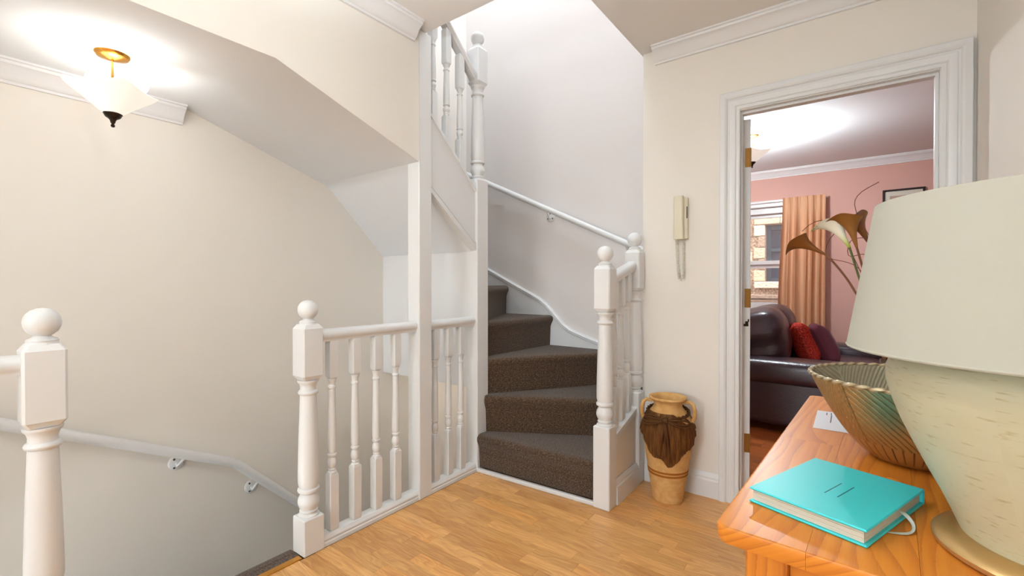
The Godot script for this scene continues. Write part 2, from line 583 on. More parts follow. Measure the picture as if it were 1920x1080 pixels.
func build_shell() -> void:
	# hall floor: slab, oak strips in view one by one, the rest behind the camera joined
	var fl := struct("floor", span(-1.86, 0.49, -0.25, -0.009, -4.2, 2.52), M.sub, "light oak laminate strip floor of the stair hall", "floor")
	strip_floor(fl, -1.772, 0.39, 0.55, 2.52, M.oak, 11)
	var rest := MB.new()
	var rr := RandomNumberGenerator.new(); rr.seed = 4
	for i in 73:
		var uu := 0.55 - 0.0655 * (i + 0.5)
		for k in 5:
			rest.box(V(-1.772 + 0.4324 * (k + 0.5), -0.004, uu), Vector3(0.4318, 0.008, 0.065), 0.0005, Basis.IDENTITY, Vector2(rr.randf() * 5, rr.randf() * 5))
	part("floor_strip", rest, M.oak[0], fl).set_meta("kind", "stuff")
	var fs := span(-1.86, -0.85, -0.25, -0.009, 2.52, 3.0)
	struct("floor_001", fs, M.sub, "dark board floor closed in under the turning stairs", "floor")
	# living room floor
	var f2 := struct("floor_002", span(-2.4, 3.4, -0.25, -0.009, 3.0, 6.2, 0.0, span(-0.85, 3.4, -0.25, -0.009, 2.62, 3.0, 0.0, span(-0.46, 0.29, -0.25, -0.009, 2.52, 2.62))), M.sub, "reddish oak strip floor of the living room beyond the doorway", "floor")
	strip_floor(f2, -0.75, 0.75, 2.62, 3.95, M.oak_red, 12)
	strip_floor(f2, -0.455, 0.285, 2.52, 2.62, M.oak_red, 13)
	var rest2 := MB.new()
	rest2.box(V(-1.575, -0.004, 4.6), Vector3(1.648, 0.008, 3.2), 0.0005)
	rest2.box(V(2.075, -0.004, 4.41), Vector3(2.648, 0.008, 3.56), 0.0005)
	rest2.box(V(0.0, -0.004, 5.07), Vector3(1.499, 0.008, 2.238), 0.0005)
	part("floor_strip", rest2, M.oak_red[0], f2).set_meta("kind", "stuff")
	# ceilings
	var c := span(-1.86, 0.49, 2.41, 2.61, -4.2, 1.63)
	span(-0.96, 0.49, 2.41, 2.61, 1.63, 2.62, 0.0, c)
	struct("ceiling", c, M.ceil, "flat cream white hall ceiling cut open over the stairs", "ceiling")
	# lower stairwell ceiling and the soffit under the upper flight
	var flat_part := [Vector2(-4.2, 1.975), Vector2(0.86, 1.975), Vector2(1.58, 1.735), Vector2(1.58, 1.76), Vector2(0.88, 2.01), Vector2(-4.2, 2.01)]
	var steep_part := [Vector2(1.58, 1.735), Vector2(1.64, 1.70), Vector2(2.03, 1.305), Vector2(2.03, 1.325), Vector2(1.645, 1.718), Vector2(1.58, 1.76)]
	var sof := MB.new().extrude(flat_part, func(q, t): return V(-2.65 + t * 0.8805, q.y, q.x))
	sof.extrude(steep_part, func(q, t): return V(-2.65 + t * 0.83, q.y, q.x))
	struct("ceiling_001", sof, M.ceil_white, "white stairwell ceiling bending into the sloped soffit under the upper flight", "ceiling")
	struct("ceiling_002", span(-2.5, 3.5, 2.41, 2.5, 3.0, 6.2, 0.0, span(-0.85, 3.5, 2.41, 2.5, 2.62, 3.0)), M.ceil_white, "flat white living room ceiling seen through the doorway", "ceiling")
	struct("ceiling_003", span(-2.75, 0.49, 5.0, 5.1, -0.6, 3.0), M.ceil_white, "white ceiling of the upper landing high over the stairs", "ceiling")
	# hanging side of the upper flight over the balustrade
	var side := [Vector2(-4.2, 1.9752), Vector2(0.86, 1.9752), Vector2(1.58, 1.7352), Vector2(1.58, 2.42), Vector2(-4.2, 2.42)]
	struct("wall_stair_side", MB.new().extrude(side, func(q, t): return V(-1.768 - t * 0.09, q.y, q.x)), M.wall, "cream wall hanging over the balustrade and boxing in the upper flight", "wall")
	# walls
	var w := span(-0.95, -0.475, 0, 2.42, 2.52, 2.62)
	span(0.305, 3.5, 0, 2.42, 2.52, 2.62, 0.0, w)
	span(-0.475, 0.305, 2.0, 2.42, 2.52, 2.62, 0.0, w)
	struct("wall_door", w, M.wall, "cream hall wall with the living room doorway", "wall")
	var wr := span(0.39, 0.49, -0.01, 2.42, -4.2, 2.52)
	struct("wall_right", wr, M.wall, "cream wall to the right behind the table lamp", "wall")
	var wn := span(-2.75, -1.55, -2.7, 2.42, -4.3, -4.2)
	span(0.15, 0.49, -2.7, 2.42, -4.3, -4.2, 0.0, wn)
	span(-1.55, 0.15, -2.7, 0.7, -4.3, -4.2, 0.0, wn)
	span(-1.55, 0.15, 2.1, 2.42, -4.3, -4.2, 0.0, wn)
	struct("wall_near", wn, M.wall, "cream wall behind the camera", "wall")
	struct("wall_stairwell", span(-2.75, -2.65, -2.7, 5.0, -4.2, 3.0), M.wall, "long cream wall of the stairwell carrying the white mopstick rail", "wall")
	var wb := span(-2.65, -0.85, -2.7, 5.0, 2.9, 3.0)
	struct("wall_back", wb, M.shaft, "tall pale wall behind the winding stairs with a slim handrail", "wall")
	var ws := span(-0.95, -0.85, 0.0, 5.0, 2.62, 2.9)
	span(-0.955, -0.85, 2.61, 5.0, -0.5, 2.62, 0.0, ws)
	struct("wall_shaft_right", ws, M.shaft, "pale side wall closing the stair shaft on the right", "wall")
	struct("wall_landing_near", span(-2.65, -0.85, 2.6, 5.0, -0.6, -0.5), M.shaft, "pale wall of the upper landing above the hall", "wall")
	# under the winders and below the hall floor
	struct("wall_under_stairs", span(-1.86, -1.785, -2.7, 0.60, 2.09, 2.9), M.wall, "cream wall below the winding steps beside the lower flight", "wall")
	struct("wall_cellar", span(-1.86, -1.79, -2.7, -0.25, -4.2, 2.14), M.wall, "cream wall below the hall floor edge", "wall")
	var bulk := span(-2.65, -1.85, 0.49, 1.31, 2.032, 2.07)
	span(-2.65, -1.85, 0.49, 0.53, 2.07, 2.9, 0.0, bulk)
	struct("trim_1", bulk, M.trim, "white boxed bulkhead at the end of the stairwell under the turning steps", "bulkhead")
	struct("floor_003", span(-2.65, -1.86, -2.7, -2.6, -4.2, 2.9), M.carpet, "brown carpeted floor at the foot of the lower flight", "floor")
	# living room walls
	var lw := span(-2.5, -1.95, 0, 2.42, 6.0, 6.2)
	span(-0.50, 3.5, 0, 2.42, 6.0, 6.2, 0.0, lw)
	span(-1.95, -0.50, 2.03, 2.42, 6.0, 6.2, 0.0, lw)
	span(-1.95, -0.50, 0, 0.78, 6.0, 6.2, 0.0, lw)
	struct("wall_living_far", lw, M.pink, "dusty pink far wall of the living room with the sash window", "wall")
	struct("wall_living_left", span(-2.5, -2.4, 0, 2.42, 3.0, 6.0, 0.0, span(-2.5, -0.85, 0, 2.42, 3.0, 3.03)), M.pink, "dusty pink left wall of the living room behind the open door", "wall")
	struct("wall_living_right", span(3.4, 3.5, 0, 2.42, 2.62, 6.0), M.pink, "dusty pink right wall of the living room out of sight", "wall")

const COVE := [Vector2(0, 0), Vector2(0.012, 0), Vector2(0.014, 0.010), Vector2(0.022, 0.013), Vector2(0.030, 0.026), Vector2(0.042, 0.044), Vector2(0.058, 0.058), Vector2(0.068, 0.062), Vector2(0.070, 0.072), Vector2(0.080, 0.074), Vector2(0.080, 0.082), Vector2(0, 0.082)]
const SKIRT := [Vector2(0, 0), Vector2(0.018, 0), Vector2(0.018, 0.085), Vector2(0.016, 0.092), Vector2(0.012, 0.096), Vector2(0.013, 0.104), Vector2(0.010, 0.112), Vector2(0.006, 0.118), Vector2(0.004, 0.124), Vector2(0, 0.124)]

func build_trims() -> void:
	# cornices: x away from the wall, y up (the profile hangs below the ceiling)
	var a := Vector3(0, 0, 1); var up := Vector3.UP
	struct("trim_2", sweep(COVE, [[V(-0.88, 2.328, 2.52), a, up], [V(0.39, 2.328, 2.52), a, up]]), M.trim, "white cove cornice above the doorway wall", "cornice")
	struct("trim_3", sweep(COVE, [[V(-1.768, 2.328, -4.2), Vector3.RIGHT, up], [V(-1.768, 2.328, 1.545), Vector3.RIGHT, up]]), M.trim, "white cove cornice over the hanging stair side wall, cut off at the post", "cornice")
	struct("trim_4", sweep(COVE, [[V(-2.65, 1.893, -4.2), Vector3.RIGHT, up], [V(-2.65, 1.893, 0.83), Vector3.RIGHT, up]]), M.trim, "white cove cornice behind the stairwell lamp with a cut end", "cornice")
	struct("trim_5", sweep(COVE, [[V(0.39, 2.328, 2.44), Vector3.LEFT, up], [V(0.39, 2.328, -4.2), Vector3.LEFT, up]]), M.trim, "white cove cornice along the right hall wall", "cornice")
	struct("trim_6", sweep(COVE, [[V(-2.4, 2.328, 6.0), a, up], [V(3.4, 2.328, 6.0), a, up]]), M.trim, "white cornice over the pink living room wall", "cornice")
	# skirtings
	struct("baseboard_door", sweep(SKIRT, [[V(-0.932, 0, 2.52), a, up], [V(-0.537, 0, 2.52), a, up]]), M.gloss, "white moulded skirting between the newel and the door casing", "skirting board")
	struct("baseboard_stair", sweep(SKIRT, [[V(-0.952, 0, 2.14), Vector3.RIGHT, up], [V(-0.952, 0, 2.43), Vector3.RIGHT, up]]), M.gloss, "short white skirting on the small wall beside the first step", "skirting board")
	struct("baseboard_right", sweep(SKIRT, [[V(0.39, 0, 2.49), Vector3.LEFT, up], [V(0.39, 0, -4.2), Vector3.LEFT, up]]), M.gloss, "white skirting along the right wall behind the table", "skirting board")
	struct("baseboard_living", sweep(SKIRT, [[V(-2.4, 0, 6.0), a, up], [V(3.4, 0, 6.0), a, up]]), M.gloss, "white skirting under the pink living room wall", "skirting board")

# ---------------------------------------------------------------- lamps
func square_bowl(c: Vector3, half: float, depth: float, parent: Node3D, mat: Material) -> void:
	var rings := []
	var segs := 48
	var prof := [[0.16, 0.0], [0.24, 0.05], [0.38, 0.20], [0.56, 0.43], [0.74, 0.66], [0.90, 0.87], [1.0, 1.0], [0.985, 1.025], [0.93, 0.97], [0.74, 0.73], [0.5, 0.43], [0.2, 0.14]]
	for q in prof:
		var r := PackedVector3Array()
		var sq: float = lerpf(1.0, 0.42, clampf((q[0] - 0.3) / 0.6, 0.0, 1.0))
		for j in segs:
			var a := TAU * j / segs
			var x := MB.sp(cos(a), sq); var z := MB.sp(sin(a), sq)
			var corner := absf(sin(2.0 * a))
			var flat: Vector2 = Vector2(x, z).rotated(PI / 4) * half * q[0]
			r.append(c + Vector3(flat.x, depth * q[1] + 0.016 * q[0] * q[0] * (corner - 0.5), flat.y))
		rings.append(r)
	var mb := MB.new()
	mb.crease = 60.0
	mb.loft(rings)
	part("glass_bowl", mb, mat, parent)

func pendant(called: String, label: String, at: Vector3, drop: float, energy: float, c: Color, uplight := 1.6) -> void:
	# at: the point on the ceiling
	var t := thing(called, label, "ceiling lamp", at)
	var mb := MB.new()
	mb.lathe([Vector2(0.0, -0.022), Vector2(0.012, -0.022), Vector2(0.036, -0.016), Vector2(0.042, -0.012), Vector2(0.047, -0.012), Vector2(0.053, -0.006), Vector2(0.055, 0.0), Vector2(0.0, 0.0)], 40, at)
	part("ceiling_rose", mb, M.brass, t)
	part("stem", MB.new().tube([at + Vector3(0, -0.02, 0), at + Vector3(0, -drop, 0)], 0.0042, 12), M.brass, t)
	var bottom := at + Vector3(0, -drop - 0.006, 0)
	square_bowl(bottom, 0.116, 0.092, t, M.opal)
	var f := MB.new()
	f.lathe([Vector2(0.0, -0.046), Vector2(0.005, -0.044), Vector2(0.007, -0.039), Vector2(0.004, -0.033), Vector2(0.007, -0.028), Vector2(0.009, -0.020), Vector2(0.013, -0.014), Vector2(0.021, -0.009), Vector2(0.025, -0.004), Vector2(0.026, 0.0), Vector2(0.029, 0.003), Vector2(0.029, 0.006), Vector2(0.0, 0.006)], 28, bottom)
	part("finial", f, M.bronze_dark, t)
	# two bulbs standing in the bowl, one showing over the rim
	for s in [Vector3(0.035, 0.122, -0.066), Vector3(-0.030, 0.118, 0.04)]:
		part("light_bulb", MB.new().lathe([Vector2(0, -0.06), Vector2(0.013, -0.06), Vector2(0.014, -0.038), Vector2(0.024, -0.022), Vector2(0.033, -0.006), Vector2(0.035, 0.006), Vector2(0.031, 0.021), Vector2(0.018, 0.033), Vector2(0, 0.036)], 24, bottom + s), M.bulb, t)
	lamp_light("lamp_light", bottom + Vector3(0.0, 0.06, 0.0), energy, c, 0.05, t)
	# the open top of the bowl throws most of the light at the ceiling
	var up := SpotLight3D.new()
	up.name = "lamp_uplight"
	up.light_color = c
	up.light_energy = energy * uplight
	up.light_size = 0.06
	up.spot_range = 10.0
	up.spot_angle = 80.0
	up.spot_angle_attenuation = 0.35 if uplight > 2.0 else 1.0
	up.spot_attenuation = 2.0
	up.shadow_enabled = true
	t.add_child(up)
	up.position = bottom + Vector3(0, 0.065, 0) - t.position
	up.rotation.x = PI / 2

func build_lamps() -> void:
	pendant("ceiling_lamp", "glowing square opal glass bowl lamp on a brass stem over the stairwell", V(-2.235, 1.975, 0.48), 0.222, E_STAIR, Color(0.93, 0.975, 1.0))
	pendant("ceiling_lamp", "opal glass bowl lamp on the living room ceiling beside the open door", V(-0.70, 2.41, 4.46), 0.23, E_LIVING, Color(0.93, 0.975, 1.0))
	pendant("ceiling_lamp", "opal glass bowl lamp on a long stem over the near hall, above the picture", V(-0.75, 2.41, 0.30), 0.55, E_HALL, Color(0.895, 0.96, 1.0), 5.0)
	pendant("ceiling_lamp", "opal glass bowl lamp on a long stem in the hall behind the camera", V(-0.75, 2.41, -2.4), 0.55, E_HALL * 1.6, Color(0.895, 0.96, 1.0), 5.0)
	pendant("ceiling_lamp", "opal glass bowl lamp hanging over the foot of the lower flight", V(-2.25, -0.25, -1.4), 0.5, 1.3, Color(0.93, 0.975, 1.0), 1.0)
	struct("ceiling_004", span(-2.65, -1.86, -0.25, -0.2, -4.2, -0.6), M.ceil_white, "white ceiling of the lower hall beside the stairwell", "ceiling")
	# small globe under the turning steps, over the lower flight
	var la := V(-2.02, 0.49, 2.62)
	var lt := thing("passage_lamp", "small opal globe lamp under the turning steps over the lower flight", "ceiling lamp", la)
	part("lamp_base", MB.new().lathe([Vector2(0, -0.03), Vector2(0.045, -0.03), Vector2(0.05, 0.0), Vector2(0, 0.0)], 24, la), M.brass, lt)
	part("globe", MB.new().soft(la + Vector3(0, -0.09, 0), Vector3.ONE * 0.14, 1.0, 1.0), M.opal, lt)
	lamp_light("lamp_light", la + Vector3(0, -0.09, 0), 0.07, Color(1.0, 0.97, 0.92), 0.07, lt)
	# globe on the upper landing, above the stair opening
	var at := V(-1.40, 5.0, 2.05)
	var t := thing("landing_lamp", "round opal globe lamp on the upper landing ceiling over the stairs", "ceiling lamp", at)
	part("ceiling_rose", MB.new().lathe([Vector2(0, -0.03), Vector2(0.04, -0.03), Vector2(0.06, 0.0), Vector2(0, 0.0)], 24, at), M.brass, t)
	part("stem", MB.new().tube([at + Vector3(0, -0.02, 0), at + Vector3(0, -0.22, 0)], 0.006, 10), M.brass, t)
	var g := at + Vector3(0, -0.38, 0)
	part("globe", MB.new().soft(g, Vector3.ONE * 0.36, 1.0, 1.0), M.opal, t)
	lamp_light("lamp_light", g, E_UP, Color(0.89, 0.95, 1.0), 0.17, t)

# ---------------------------------------------------------------- staircase
const RISE := 0.22

func carpet_step(poly: Array, h0: float, h1: float, called: String, parent: Node3D, nose := 0.028, slab := 0.0) -> void:
	# poly: (x, u) points; its first edge is the front. A rounded nosing rolls over that edge.
	var A: Vector2 = poly[0]; var B: Vector2 = poly[1]
	var along := (B - A).normalized()
	var out := Vector2(along.y, -along.x)
	var mid := Vector2.ZERO
	for q in poly: mid += q
	mid /= poly.size()
	if out.dot(mid - A) > 0: out = -out
	var mb := MB.new()
	mb.crease = 50.0
	mb.extrude(poly, func(q, t): return V(q.x, lerpf(h0 if slab == 0.0 else h1 - slab, h1 - 0.0005, t), q.y))
	var prof := [Vector2(-0.03, h0), Vector2(0.001, h0), Vector2(0.003, h0 + 0.05), Vector2(0.006, h1 - 0.085), Vector2(0.013, h1 - 0.062), Vector2(nose * 0.88, h1 - 0.042), Vector2(nose, h1 - 0.026), Vector2(nose * 0.86, h1 - 0.012), Vector2(nose * 0.45, h1 - 0.003), Vector2(-0.004, h1 + 0.001), Vector2(-0.03, h1 + 0.001)]
	var rings := []
	var n := 6
	for i in n + 1:
		var e := A.lerp(B, float(i) / n)
		var r := PackedVector3Array()
		for q in prof: r.append(V(e.x + out.x * q.x, q.y, e.y + out.y * q.x))
		rings.append(r)
	mb.loft(rings)
	part(called, mb, M.carpet, parent)

func build_staircase() -> void:
	var t := thing("staircase", "winding staircase in dark brown carpet turning left behind the post", "staircase", V(-1.35, 0, 2.06))
	var P := [
		[Vector2(-1.768, 2.052), Vector2(-1.02, 2.085), Vector2(-0.962, 2.15), Vector2(-0.962, 2.565), Vector2(-1.77, 2.145)],
		[Vector2(-1.775, 2.11), Vector2(-0.962, 2.565), Vector2(-0.962, 2.895), Vector2(-1.25, 2.9), Vector2(-1.785, 2.15)],
		[Vector2(-1.785, 2.145), Vector2(-1.255, 2.9), Vector2(-1.80, 2.9), Vector2(-1.83, 2.2)],
		[Vector2(-1.825, 2.15), Vector2(-1.795, 2.9), Vector2(-2.22, 2.9), Vector2(-1.85, 2.2)],
		[Vector2(-1.84, 2.15), Vector2(-2.22, 2.9), Vector2(-2.649, 2.9), Vector2(-2.649, 2.55)],
		[Vector2(-1.85, 2.14), Vector2(-2.649, 2.52), Vector2(-2.649, 2.06), Vector2(-1.86, 2.06)],
	]
	for k in P.size():
		carpet_step(P[k], maxf(0.024, RISE * k) if k < 4 else RISE * k - 0.1, RISE * (k + 1), "carpeted_step", t)
	# the straight upper flight, rising back over the stairwell
	var up := thing("upper_staircase", "straight upper flight of brown carpeted steps behind the sloped white string", "staircase", V(-2.25, 1.5, 1.5))
	for k in 6:
		var u := 2.07 - 0.22 * k
		carpet_step([Vector2(-2.645, u), Vector2(-1.87, u), Vector2(-1.87, u - 0.225), Vector2(-2.645, u - 0.225)], 1.40 if k == 0 else 1.32 + RISE * k, 1.54 + RISE * k, "carpeted_step", up, 0.028, 0.018)
	part("base_strip", MB.new().box(V(-1.395, 0.011, 2.052), Vector3(0.755, 0.022, 0.024), 0.004, Basis(Vector3.UP, 0.043)), M.gloss, t)
	# string board on the tall back wall, capped with a moulding
	var top := [Vector2(-2.64, 1.36), Vector2(-2.398, 1.232), Vector2(-2.10, 1.094), Vector2(-1.90, 1.003), Vector2(-1.83, 0.958), Vector2(-1.76, 0.890), Vector2(-1.69, 0.820), Vector2(-1.63, 0.781), Vector2(-1.52, 0.742), Vector2(-1.39, 0.705), Vector2(-1.20, 0.64), Vector2(-0.953, 0.56)]
	var poly := top.duplicate()
	poly.append(Vector2(-0.953, 0.2)); poly.append(Vector2(-2.64, 0.9))
	var board := part("wall_string", MB.new().extrude(poly, func(q, k): return V(q.x, q.y, 2.899 - 0.018 * k)), M.gloss, t)
	var frames := []
	for i in top.size():
		var d: Vector2 = (top[mini(i + 1, top.size() - 1)] - top[maxi(i - 1, 0)]).normalized()
		var nrm := Vector2(-d.y, d.x)
		frames.append([V(top[i].x, top[i].y, 2.899), Vector3(0, 0, 1), Vector3(nrm.x, nrm.y, 0)])
	part("string_moulding", sweep([Vector2(0, -0.022), Vector2(0.020, -0.022), Vector2(0.024, -0.017), Vector2(0.020, -0.012), Vector2(0.026, -0.008), Vector2(0.027, 0.0), Vector2(0.022, 0.006), Vector2(0.010, 0.010), Vector2(0, 0.010)], frames), M.gloss, board)
	# small wall and capping beside the first steps
	var sw := [Vector2(2.12, 0), Vector2(2.45, 0), Vector2(2.45, 0.412), Vector2(2.12, 0.322)]
	struct("wall_step_side", MB.new().extrude(sw, func(q, k): return V(-1.005 + 0.05 * k, q.y, q.x)), M.wall, "small cream wall under the short balustrade beside the first step", "wall")
	# the lower flight: from the gap between the newels down to the left, then on under the upper flight
	var d := thing("lower_staircase", "brown carpeted steps dropping from the floor edge down the stairwell", "staircase", V(-2.2, -1.3, 1.2))
	carpet_step([Vector2(-1.872, 0.29), Vector2(-1.872, 0.966), Vector2(-1.80, 0.966), Vector2(-1.80, 0.29)], -0.20, 0.0, "carpeted_step", d, 0.022)
	carpet_step([Vector2(-2.11, 0.2), Vector2(-2.11, 1.0), Vector2(-1.862, 1.0), Vector2(-1.862, 0.2)], -0.44, -0.22, "carpeted_step", d)
	carpet_step([Vector2(-2.35, 0.2), Vector2(-2.35, 1.0), Vector2(-2.10, 1.0), Vector2(-2.10, 0.2)], -0.66, -0.44, "carpeted_step", d)
	carpet_step([Vector2(-2.648, 1.02), Vector2(-2.34, 1.02), Vector2(-2.34, 0.2), Vector2(-2.648, 0.2)], -0.88, -0.66, "carpeted_step", d)
	for k in 7:
		var u := 1.26 + 0.24 * k
		carpet_step([Vector2(-2.648, u), Vector2(-1.862, u), Vector2(-1.862, u - 0.26), Vector2(-2.648, u - 0.26)], -1.10 - RISE * k, -0.88 - RISE * k, "carpeted_step", d)
	var nb := MB.new().box(V(-1.786, 0.002, 0.61), Vector3(0.03, 0.006, 0.70), 0.002)
	part("edge_strip", nb, M.brass, d)

# ---------------------------------------------------------------- balustrades
func turned(L: float, k := 1.0) -> Array:
	# a turned length between two square blocks: bulb below, tapering shaft, ring above; k scales the radii
	var s := clampf(L / 0.565, 0.55, 1.0)
	var a := []
	for q in [[0.041, 0.0], [0.041, 0.006], [0.034, 0.010], [0.030, 0.014], [0.036, 0.019], [0.036, 0.024], [0.031, 0.028], [0.037, 0.038], [0.0425, 0.052], [0.043, 0.062], [0.040, 0.076], [0.033, 0.088], [0.0305, 0.093], [0.033, 0.098], [0.042, 0.102], [0.0435, 0.108], [0.042, 0.114], [0.036, 0.118], [0.038, 0.122], [0.0415, 0.14], [0.0415, 0.18]]:
		a.append(Vector2(q[0] * k, q[1] * s))
	for q in [[0.0405, 0.25], [0.038, 0.40], [0.0345, 0.54], [0.0325, 0.64]]:
		a.append(Vector2(q[0] * k, lerpf(0.18 * s, L - 0.072 * s, (q[1] - 0.18) / 0.46)))
	for q in [[0.032, 0.070], [0.032, 0.062], [0.038, 0.058], [0.040, 0.052], [0.038, 0.046], [0.032, 0.042], [0.031, 0.030], [0.034, 0.018], [0.040, 0.010], [0.042, 0.006], [0.042, 0.0]]:
		a.append(Vector2(q[0] * k, L - q[1] * s))
	return a

func newel(parent: Node3D, x: float, u: float, base: float, called := "newel_post", w := 0.09, with_base := true) -> void:
	var root := Node3D.new()
	root.name = called
	root.position = V(x, 0, u) - parent.position
	parent.add_child(root, true)
	if with_base:
		var b := MB.new().box(Vector3(0, base / 2, 0), Vector3(w, base, w), 0.004)
		part("base_block", b, M.gloss, root, true)
	var L := 0.565
	part("turned_shaft", MB.new().lathe(turned(L), 32, Vector3(0, base - 0.001, 0)), M.gloss, root, true)
	part("top_block", block(Vector3(0, base + L + 0.115, 0), w, 0.23, 0.018), M.gloss, root, true)
	var f := MB.new()
	f.crease = 30.0
	var y := base + L + 0.229
	f.lathe([Vector2(0.036, -0.002), Vector2(0.033, 0.006), Vector2(0.034, 0.010), Vector2(0.031, 0.014), Vector2(0.022, 0.018), Vector2(0.018, 0.023), Vector2(0.024, 0.027), Vector2(0.033, 0.036), Vector2(0.0385, 0.048), Vector2(0.040, 0.060), Vector2(0.0385, 0.072), Vector2(0.033, 0.084), Vector2(0.024, 0.093), Vector2(0.012, 0.0985), Vector2(0.0, 0.100)], 32, Vector3(0, y, 0))
	part("ball_finial", f, M.gloss, root, true)

# a square block whose four corners run out in a point at both ends
func block(c: Vector3, w: float, h: float, tip: float, ch := 0.006) -> MB:
	var mb := MB.new()
	mb.crease = 20.0
	var rings := []
	for q in [[0.74, -0.5, 0.0], [1.0, -0.5, tip], [1.0, 0.5, -tip], [0.74, 0.5, 0.0]]:
		var r := PackedVector3Array()
		for j in 8:
			# octagon ring: square with small chamfers
			var e: float = (w / 2) * q[0]
			var g: float = e - ch
			var pts := [Vector2(e, -g), Vector2(e, g), Vector2(g, e), Vector2(-g, e), Vector2(-e, g), Vector2(-e, -g), Vector2(-g, -e), Vector2(g, -e)]
			r.append(c + Vector3(pts[j].x, h * q[1] + q[2], pts[j].y))
		rings.append(r)
	mb.loft(rings)
	return mb

func baluster(parent: Node3D, x: float, u: float, h0: float, h1: float, low := 0.25, topb := 0.165) -> void:
	var w := 0.041
	var H := h1 - h0
	var mb := MB.new()
	mb.crease = 30.0
	var L := H - low - topb
	mb.lathe(turned(L, 0.45), 20, V(x, h0 + low - 0.001, u))
	for q in [[h0, low], [h1 - topb, topb]]:
		var b := block(V(x, q[0] + q[1] / 2, u), w, q[1], 0.010, 0.002)
		mb.p.append_array(b.p); mb.uv.append_array(b.uv); mb.col.append_array(b.col)
	part("baluster", mb, M.gloss, parent)

const RAIL := [Vector2(-0.022, 0), Vector2(0.022, 0), Vector2(0.023, 0.010), Vector2(0.029, 0.016), Vector2(0.032, 0.026), Vector2(0.031, 0.036), Vector2(0.026, 0.045), Vector2(0.016, 0.051), Vector2(0, 0.053), Vector2(-0.016, 0.051), Vector2(-0.026, 0.045), Vector2(-0.031, 0.036), Vector2(-0.032, 0.026), Vector2(-0.029, 0.016), Vector2(-0.023, 0.010)]
const BASE_RAIL := [Vector2(-0.034, 0), Vector2(0.034, 0), Vector2(0.034, 0.016), Vector2(0.030, 0.019), Vector2(0.030, 0.024), Vector2(0.032, 0.026), Vector2(0.032, 0.032), Vector2(0.026, 0.040), Vector2(0.024, 0.045), Vector2(-0.024, 0.045), Vector2(-0.032, 0.032), Vector2(-0.034, 0.016)]

func rail(prof: Array, a: Vector3, b: Vector3, called: String, parent: Node3D) -> void:
	var mb := sweep(prof, [[a, Vector3.RIGHT, Vector3.UP], [b, Vector3.RIGHT, Vector3.UP]])
	mb.crease = 45.0
	part(called, mb, M.gloss, parent)

